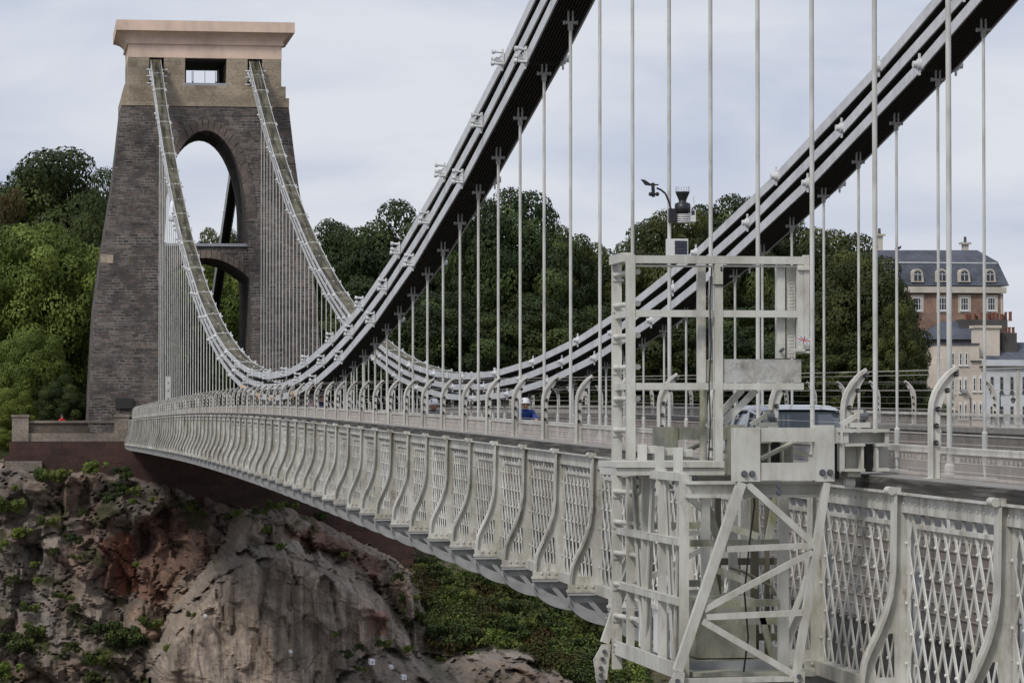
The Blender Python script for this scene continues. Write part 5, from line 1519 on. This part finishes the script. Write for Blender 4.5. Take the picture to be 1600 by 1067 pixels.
def bicycle(loc, rz, label, mat):
    e = empty("bicycle", loc, label, "bicycle", "bicycles on the bridge", rz)
    ty = plain("bicycle_tyre", (0.02,0.02,0.02), 0.9)
    for y in (-0.52, 0.52):
        b = MB(); n_ = 24
        for k in range(n_):
            a0, a1 = 2*math.pi*k/n_, 2*math.pi*(k+1)/n_
            b.tube((0,y+0.33*math.cos(a0),0.34+0.33*math.sin(a0)),(0,y+0.33*math.cos(a1),0.34+0.33*math.sin(a1)),0.014,n=6,cap=False)
        w_ = b.build("wheel", ty, e)
        s_ = MB()
        for k in range(12):
            a0 = 2*math.pi*k/12; s_.tube((0,y,0.34),(0,y+0.32*math.cos(a0),0.34+0.32*math.sin(a0)),0.0015,n=3)
        s_.build("spokes", M['galv'], w_)
    b = MB(); bb, hd, st, rw = (0,0.05,0.30),(0,-0.38,0.85),(0,0.22,0.86),(0,0.52,0.34)
    for p_, q_ in ((bb,hd),(bb,st),(st,hd),(bb,rw),(st,rw),(hd,(0,-0.52,0.34))): b.tube(p_,q_,0.016,n=8)
    b.build("frame", mat, e)
    b = MB(); b.path([(-0.22,-0.42,0.96),(-0.2,-0.40,1.0),(0.2,-0.40,1.0),(0.22,-0.42,0.96)],0.013,8); b.tube((0,-0.38,0.85),(0,-0.40,1.0),0.014); b.build("handlebar", M['blackplastic'], e)
    b = MB(); b.ball((0,0.26,0.92),0.07,10,6,sc=(1,1.7,0.5)); b.build("saddle", M['blackplastic'], e)
    b = MB(); b.tube((-0.09,0.05,0.30),(0.09,0.05,0.30),0.02); b.box(-0.16,-0.08,-0.02,0.10,0.18,0.2); b.box(0.08,0.16,0.0,0.12,0.38,0.40); b.build("pedals", M['blackplastic'], e)
hl1 = plain("white_helmet", (0.72,0.72,0.74), 0.3)
hair = plain("dark_hair", (0.03,0.02,0.016), 0.6)
c1 = at(821,632,74.0); r1 = cap(74)-1.05
person((c1.x,74.3,r1-0.03), 0.02, "cyclist in blue top and white helmet leaning forward behind the near fence", plain("blue_jersey",(0.03,0.07,0.28),0.7), plain("black_shorts",(0.02,0.02,0.025),0.8), hair, hl1, 'ride', "people on the bridge")
bicycle((c1.x,74.3,r1), 0.02, "bicycle under the cyclist in the blue top", M['blackplastic'])
c2 = at(676,634,73.0); r2 = cap(73)-1.05
person((c2.x,73.2,r2-0.05), 0.12, "cyclist in grey jacket with black and white helmet behind the near fence", plain("grey_jacket",(0.20,0.22,0.22),0.8), plain("dark_trousers",(0.02,0.02,0.03),0.8), hair, hl1, 'ride', "people on the bridge")
bicycle((c2.x,73.2,r2-0.02), 0.12, "bicycle under the cyclist in the grey jacket", plain("green_frame",(0.10,0.22,0.05),0.4))
for px, Y, lb, tm, hm in ((473,99.0,"pedestrian with dark hair and plum coat behind the fence where the near chain dips", plain("plum_coat",(0.05,0.025,0.04),0.8), hair),
                      (490,97.0,"pedestrian in a pink top behind the fence where the near chain dips", plain("pink_top",(0.50,0.27,0.27),0.8), plain("fair_hair",(0.3,0.18,0.08),0.7)),
                      (502,95.5,"pedestrian in a navy coat behind the fence where the near chain dips", plain("navy_coat",(0.015,0.02,0.06),0.8), hair)):
    q = at(px,630,Y); person((q.x,Y,cap(Y)-1.06), rnd.uniform(-0.4,0.4), lb, tm, plain("jeans",(0.03,0.04,0.08),0.8), hm, None, 'stand', "people on the bridge")
q = at(97,650,204.5)
person((q.x,204.5,-1.32), 0.5, "person in a bright red top behind the stone parapet left of the tower", plain("red_top",(0.55,0.02,0.03),0.7), plain("grey_trousers",(0.08,0.08,0.09),0.8), hair, None, 'stand')

# ------------------------------------------------------------------ rock anchor plates
for x, y, s_, lb in ((582,1034,8,"square white anchor plate on the grey rock, leftmost of the row by the bottom edge"),(612,1042,5,"small white anchor plate on the grey rock, right of the largest one"),(632,1058,7,"square white anchor plate at the bottom edge, rightmost of the row"),
                     (321,962,4,"tiny white anchor plate on the left flank of the big rock"),(455,1018,4,"tiny white anchor plate in the middle of the big rock")):
    p = at(x,y,196); Yc = cliff(p.x,p.z)-0.75; p = at(x,y,Yc); h = s_/ppm(Yc)/2
    e = empty("anchor_plate", p, lb, "anchor plate", "anchor plates on the rock")
    b = MB(); b.box(-h,h,-0.03,0.9,-h,h); b.build("plate", M['sheet'], e); b = MB(); b.tube((0,-0.08,0),(0,-0.03,0),h*0.35,n=6); b.build("nut", M['steelbolt'], e)

# ------------------------------------------------------------------ houses on the far right
def win(par, px, py, wpx, hpx, Y, off, bars=(2,2), arch=False, frame=M['joinery'], hood=None):
    k = ppm(Y)*0.985; c_ = at(px,py,Y); w_, h_ = wpx/k, hpx/k
    f = MB(); t = 0.09; d0, d1 = Y-0.06, Y+0.10
    x0, x1, z0, z1 = c_.x-w_/2, c_.x+w_/2, c_.z-h_/2, c_.z+h_/2
    f.box(x0,x0+t,d0,d1,z0,z1); f.box(x1-t,x1,d0,d1,z0,z1); f.box(x0+t,x1-t,d0,d1,z1-t,z1); f.box(x0+t,x1-t,d0,d1,z0,z0+t); f.box(x0-0.1,x1+0.1,d0-0.1,d1,z0-0.12,z0-0.003)
    for i in range(1, bars[0]): xx = x0+(x1-x0)*i/bars[0]; f.box(xx-0.025,xx+0.025,d0+0.02,d1,z0+t,z1-t)
    for i in range(1, bars[1]): zz = z0+(z1-z0)*i/bars[1]; f.box(x0+t,x1-t,d0+0.025,d1,zz-0.025,zz+0.025)
    if hood == 'arch':
        pts = [(x0,z1+0.003)] + [(c_.x-math.cos(math.pi*i/8)*w_/2, z1+0.003+math.sin(math.pi*i/8)*w_*0.75) for i in range(9)] + [(x1,z1+0.003)]
        f.prism(pts[1:-1], 'y', d0, d1)
    o = f.build("window", frame, par, off)
    g_ = MB(); g_.box(x0+t,x1-t,Y-0.012,Y+0.02,z0+t,z1-t); g_.build("pane", M['glass'], o, off)
    return o
def wallbox(par, nm, x0, y0, x1, y1, Y, depth, mat, off, zbase=None, holes=()):
    a_, c_ = at(x0,y0,Y), at(x1,y1,Y); b = MB()
    b.box(a_.x,c_.x,Y,Y+depth,c_.z if zbase is None else zbase,a_.z); return b.build(nm, mat, par, off)
# mansard house
HY = 398.0
off = Vector(at(1500,600,HY)); off.z = -1.5
hs = empty("mansard_house", off, "brick house with blue slate mansard roof and arched dormers, right background", "house")
wallbox(hs,"wall",1330,458,1568,600,HY,12,M['brick'],off,-1.5)
wallbox(hs,"eaves_cornice",1326,447,1573,458,HY-0.5,13,M['cream2'],off)
b = MB(); P_ = [at(1326,447,HY-0.5), at(1576,447,HY-0.5), at(1558,409,HY+2), at(1344,409,HY+2)]
def roofquad(pts, back): 
    pass
e0, e1 = at(1326,446.5,HY-0.5), at(1577,446.5,HY-0.5); m0, m1 = at(1344,409,HY+1.6), at(1559,409,HY+1.6); t0, t1 = at(1352,391,HY+5), at(1527,391,HY+5)
D = HY+12.5
V = [e0, e1, Vector((e1.x,D,e1.z)), Vector((e0.x,D,e0.z)), m0, m1, Vector((m1.x,D-2,m1.z)), Vector((m0.x,D-2,m0.z)), t0, t1, Vector((t1.x,D-4,t1.z)), Vector((t0.x,D-4,t0.z))]
b.add(V, [(3,2,1,0)] + [(i*4+k, i*4+(k+1)%4, i*4+4+(k+1)%4, i*4+4+k) for i in range(2) for k in range(4)] + [(8,9,10,11)])
rf = b.build("roof", M['slate'], hs, off)
for px, base, top, Yq in ((1374,392,357,HY+6),(1508,398,370,HY+7)):
    c = MB(); a_ = at(px,base,Yq); z1_ = at(px,top+12,Yq).z; zt = at(px,top,Yq).z
    c.box(a_.x-0.35,a_.x+0.35,Yq-0.4,Yq+0.4,a_.z-1.5,z1_); c.box(a_.x-0.65,a_.x+0.65,Yq-0.65,Yq+0.65,z1_,z1_+0.25)
    ch_ = c.build("chimney", M['cream2'], rf, off); c = MB(); c.tube((a_.x,Yq,z1_+0.25),(a_.x,Yq,zt),0.2,0.16,n=10); c.build("chimney_pot", M['darkwall'], rf, off)
b = MB(); A_, B_ = at(1346,410.5,HY+1.4), at(1558,408,HY+1.4); b.box(A_.x,B_.x,HY+1.35,HY+1.6,A_.z-0.02,A_.z+0.14); b.build("roof_flashing", M['whitewall'], rf, off)
for px in (1396,1434,1472,1507,1547):
    Yq = HY-0.46; c_ = at(px,430,Yq); k = ppm(Yq)*0.985; w_, h_ = 17/k, 15/k
    f = MB()
    outer = [(c_.x-w_*0.62,c_.z-h_*0.75),(c_.x+w_*0.62,c_.z-h_*0.75),(c_.x+w_*0.5,c_.z+h_*0.1)] + [(c_.x+math.cos(math.pi*i/10)*w_*0.5, c_.z+h_*0.1+math.sin(math.pi*i/10)*w_*0.52) for i in range(1,10)] + [(c_.x-w_*0.5,c_.z+h_*0.1)]
    f.prism(outer,'y',Yq,Yq+3.0); dm = f.build("dormer", M['cream2'], hs, off)
    f = MB(); inner = [(c_.x-w_*0.34,c_.z-h_*0.6),(c_.x+w_*0.34,c_.z-h_*0.6),(c_.x+w_*0.34,c_.z+h_*0.1)] + [(c_.x+math.cos(math.pi*i/10)*w_*0.34, c_.z+h_*0.1+math.sin(math.pi*i/10)*w_*0.36) for i in range(1,10)] + [(c_.x-w_*0.34,c_.z+h_*0.1)]
    f.prism(inner,'y',Yq-0.03,Yq-0.002); f.build("pane", M['glass'], dm, off)
    f = MB(); f.box(c_.x-0.03,c_.x+0.03,Yq-0.06,Yq-0.031,c_.z-h_*0.6,c_.z+h_*0.35); f.box(c_.x-w_*0.34,c_.x+w_*0.34,Yq-0.06,Yq-0.031,c_.z+h_*0.06,c_.z+h_*0.12); f.build("glazing_bar", M['joinery'], dm, off)
for px in (1394,1433,1473,1507,1549):
    f = MB(); a_, c_ = at(px-10,461,HY), at(px+10,489,HY); f.box(a_.x,c_.x,HY-0.05,HY+0.05,c_.z,a_.z); f.build("window_surround", M['cream2'], hs, off)
    win(hs, px, 475, 13, 21, HY-0.06, off, (3,2))
for px in (1452,1490,1528,1565):
    f = MB(); a_, c_ = at(px-1.5,461,HY), at(px+1.5,489,HY); f.box(a_.x,c_.x,HY-0.04,HY+0.05,c_.z-2,a_.z)
    if px == 1565: f.build("quoin", M['cream2'], hs, off)
    else: f.build("wall_strip", M['brick'], hs, off)
# bird on the roof
bp = at(1404,391,HY+5)
b = MB(); b.ball((0,0,0.28),0.22,10,6,sc=(1.4,0.7,0.8)); b.ball((0.26,0,0.45),0.11,8,5); b.bar((-0.2,0,0.25),(-0.55,0,0.15),0.12,0.04); b.tube((0,0.05,0),(0,0.05,0.15),0.02); b.tube((0,-0.05,0),(0,-0.05,0.15),0.02); b.tube((0.33,0,0.45),(0.43,0,0.43),0.02,0.005)
o = b.build("bird", M['blackplastic']); o.location = bp; tag(o, "dark bird perched on the slate roof ridge", "bird")
# dark rear house with long row of chimney pots
DY = 386.0
off = Vector(at(1510,600,DY)); off.z = -1.5
hs = empty("dark_house", off, "dark grey house with a long row of red chimney pots below the mansard", "house")
wallbox(hs,"wall",1452,528,1583,600,DY,8,M['darkwall'],off,-1.5)
b = MB(); a_, c_ = at(1456,498,DY), at(1582,530,DY)
cs_ = MB(); cs_.box(at(1506,0,DY).x,c_.x,DY+2,DY+4,c_.z-1,a_.z); cs_.build("chimney", M['darkwall'], hs, off)
A_, B_, C_ = at(1456,545,DY-1), at(1500,500,DY+2), at(1522,530,DY-1)
b.add([at(1462,540,DY-1),at(1525,536,DY-1),at(1508,506,DY+3),at(1490,506,DY+3)],[(0,1,2,3)]); b.add([at(1462,540,DY-1),at(1490,506,DY+3),at(1462,525,DY+6)],[(0,1,2)])
V = [at(1452,530,DY-0.3),at(1530,530,DY-0.3),at(1506,502,DY+3.5),at(1470,502,DY+3.5)]
b = MB(); b.add([V[0],V[1],Vector((V[1].x,DY+8.3,V[1].z)),Vector((V[0].x,DY+8.3,V[0].z)),V[3],V[2]],[(0,1,5,4),(2,3,4,5),(0,4,3),(1,2,5),(0,3,2,1)]); b.build("roof", M['slate'], hs, off)
for i in range(15):
    px = 1508 + i*5.0; c_ = at(px, 499, DY+3); h_ = rnd.uniform(0.7,1.15); r_ = rnd.uniform(0.16,0.22)
    f = MB(); f.lathe((c_.x,DY+3+rnd.uniform(-0.5,0.5),c_.z-0.2), [(r_*1.1,0),(r_,0.15),(r_*0.85,h_*0.8),(r_*1.05,h_*0.86),(r_*1.05,h_),(r_*0.8,h_)], 10); f.build("chimney_pot", M['pots'], hs, off)
# cream terrace house
CY = 374.0
off = Vector(at(1490,620,CY)); off.z = -1.5
hs = empty("cream_house", off, "pinkish cream terrace house with paired white headed windows", "house")
wallbox(hs,"wall",1462,560,1536,665,CY,10,M['cream'],off,-1.5)
wallbox(hs,"wall",1472,538,1530,560,CY,9.9,M['cream'],off)
wallbox(hs,"wall",1442,568,1462,665,CY+0.3,9,M['cream'],off,-1.5)
cs_ = MB(); a_, c_ = at(1529,512,CY), at(1566,560,CY); cs_.box(a_.x,c_.x,CY+1,CY+3,c_.z-1,a_.z); cs_.box(a_.x-0.2,c_.x+0.2,CY+0.8,CY+3.2,a_.z,a_.z+0.3); cs_.build("chimney", M['cream'], hs, off)
wallbox(hs,"coping",1471,536,1531,538.5,CY-0.15,10.2,M['slate'],off)
wallbox(hs,"sill_band",1517,563,1600,565,CY-0.25,1.0,M['darkwall'],off)
for i,(px, py, w_, h_, hd) in enumerate([(1489,561,5,20,None),(1501,561,5,20,None),(1510,561,5,20,None),(1489,603,5,24,'arch'),(1500.5,603,5,22,'arch'),(1509,603,5,22,'arch'),(1522.5,601,5,22,'arch'),(1532,601,5,22,'arch'),
        (1489,643,5,24,'arch'),(1500.5,643,5,24,'arch'),(1509,643,5,24,'arch'),(1522.5,642,5,24,'arch'),(1532,642,5,24,'arch')]):
    win(hs, px, py, w_, h_, CY-0.02, off, (1,2), hood=hd)
f = MB(); a_ = at(1516,620,CY); f.tube((a_.x,CY-0.1,-1.5),(a_.x,CY-0.1,a_.z),0.06); f.build("drainpipe", M['darkwall'], hs, off)
f = MB(); a_, c_ = at(1501,614,CY), at(1510,608,CY); f.box(a_.x,c_.x,CY-0.5,CY-0.08,a_.z,c_.z); f.build("window_unit", M['galv'], hs, off)
# white terrace house
off = Vector(at(1570,620,CY)); off.z = -1.5
hs = empty("white_house", off, "white rendered terrace house with tall narrow windows at the right edge", "house")
wallbox(hs,"wall",1537,574,1640,665,CY-0.6,10,M['whitewall'],off,-1.5)
wallbox(hs,"parapet_band",1536,562,1640,572,CY-0.75,10,M['whitewall'],off); wallbox(hs,"cornice",1534,571.5,1640,574.5,CY-0.95,10.3,M['darkwall'],off)
V = [at(1536,562,CY),at(1600,562,CY),at(1562,535,CY+5),at(1600,540,CY+5)]
b = MB(); z_ = V[0].z; x0, x1 = V[0].x, at(1640,562,CY).x; zt = at(1560,535,CY+5).z
b.add([(x0,CY,z_),(x1,CY,z_),(x1,CY+9,z_),(x0,CY+9,z_),(x0+1.2,CY+4.5,zt),(x1,CY+4.5,zt)],[(0,1,5,4),(2,3,4,5),(0,4,3),(1,2,5),(0,3,2,1)]); rf = b.build("roof", M['slate'], hs, off)
cs_ = MB(); a_, c_ = at(1566,520,CY+2), at(1589,560,CY+2); cs_.box(a_.x,c_.x,CY+2,CY+4,c_.z-1,a_.z); chm = cs_.build("chimney", M['darkwall'], hs, off)
for px in (1571,1577,1583):
    f = MB(); c_ = at(px,519,CY+3); f.lathe((c_.x,CY+3,c_.z-0.15),[(0.2,0),(0.16,0.6),(0.2,0.65),(0.2,0.75)],10); f.build("chimney_pot", M['pots'], chm, off)
b = MB(); a_, c_ = at(1588,566,CY-0.6), at(1592,664,CY-0.6); b.box(a_.x,c_.x,CY-0.7,CY-0.6,-1.5,a_.z); b.build("pilaster", M['cream2'], hs, off)
for px in (1550,1565,1581,1600):
    win(hs, px, 601, 4.5, 25, CY-0.62, off, (1,2), frame=M['darkwall']); win(hs, px, 647, 4.5, 25, CY-0.62, off, (1,2), frame=M['darkwall'])
# small white house behind the drooping tree
WY2 = 366.0; off = Vector(at(1437,640,WY2)); off.z = -1.5
hs = empty("small_white_house", off, "small white house front between the drooping tree and the cream terrace", "house")
wallbox(hs,"wall",1424,604,1443,665,WY2,8,M['whitewall'],off,-1.5); wallbox(hs,"cornice",1423,601,1444,604,WY2-0.3,8.5,M['cream2'],off); wallbox(hs,"parapet_band",1425,590,1442,601,WY2+0.4,7,M['cream'],off)
win(hs,1447-0.5-9,623,6,24,WY2-0.02,off,(2,2))
# street lamps
def lamp(px, py, Y, arm, label):
    h = at(px,py,Y); e = empty("street_lamp", (h.x + (-1.5 if arm else 0), Y, -1.5), label, "street lamp", "black street lamps by the houses")
    x0 = 0; xh = 1.5 if arm else 0; zh = h.z+1.5
    b = MB(); b.path([(0,0,0),(0,0,1.2),(0,0,zh+(0.6 if arm else -0.35))],[0.13,0.09,0.06],10); b.build("lamp_post", M['lampblack'], e)
    if arm:
        b = MB(); b.tube((0,0,zh+0.5),(xh,0,zh+0.55),0.035); b.tube((xh,0,zh+0.55),(xh,0,zh+0.3),0.03); b.build("lamp_arm", M['lampblack'], e)
    b = MB(); b.lathe((xh,0,zh),[(0.14,-0.35),(0.30,0.05),(0.34,0.08),(0.16,0.26),(0.05,0.36)],8); b.build("lantern", M['lampblack'], e)
    b = MB(); b.lathe((xh,0,zh),[(0.15,-0.33),(0.305,0.03)],8); b.build("lantern_glass", plain("lantern_pane",(0.25,0.25,0.24),0.2), e)
lamp(1583,625,355,True,"black street lamp with side arm in front of the white terrace house")
lamp(1437.5,602,352,False,"black street lamp in front of the small white house by the tree")
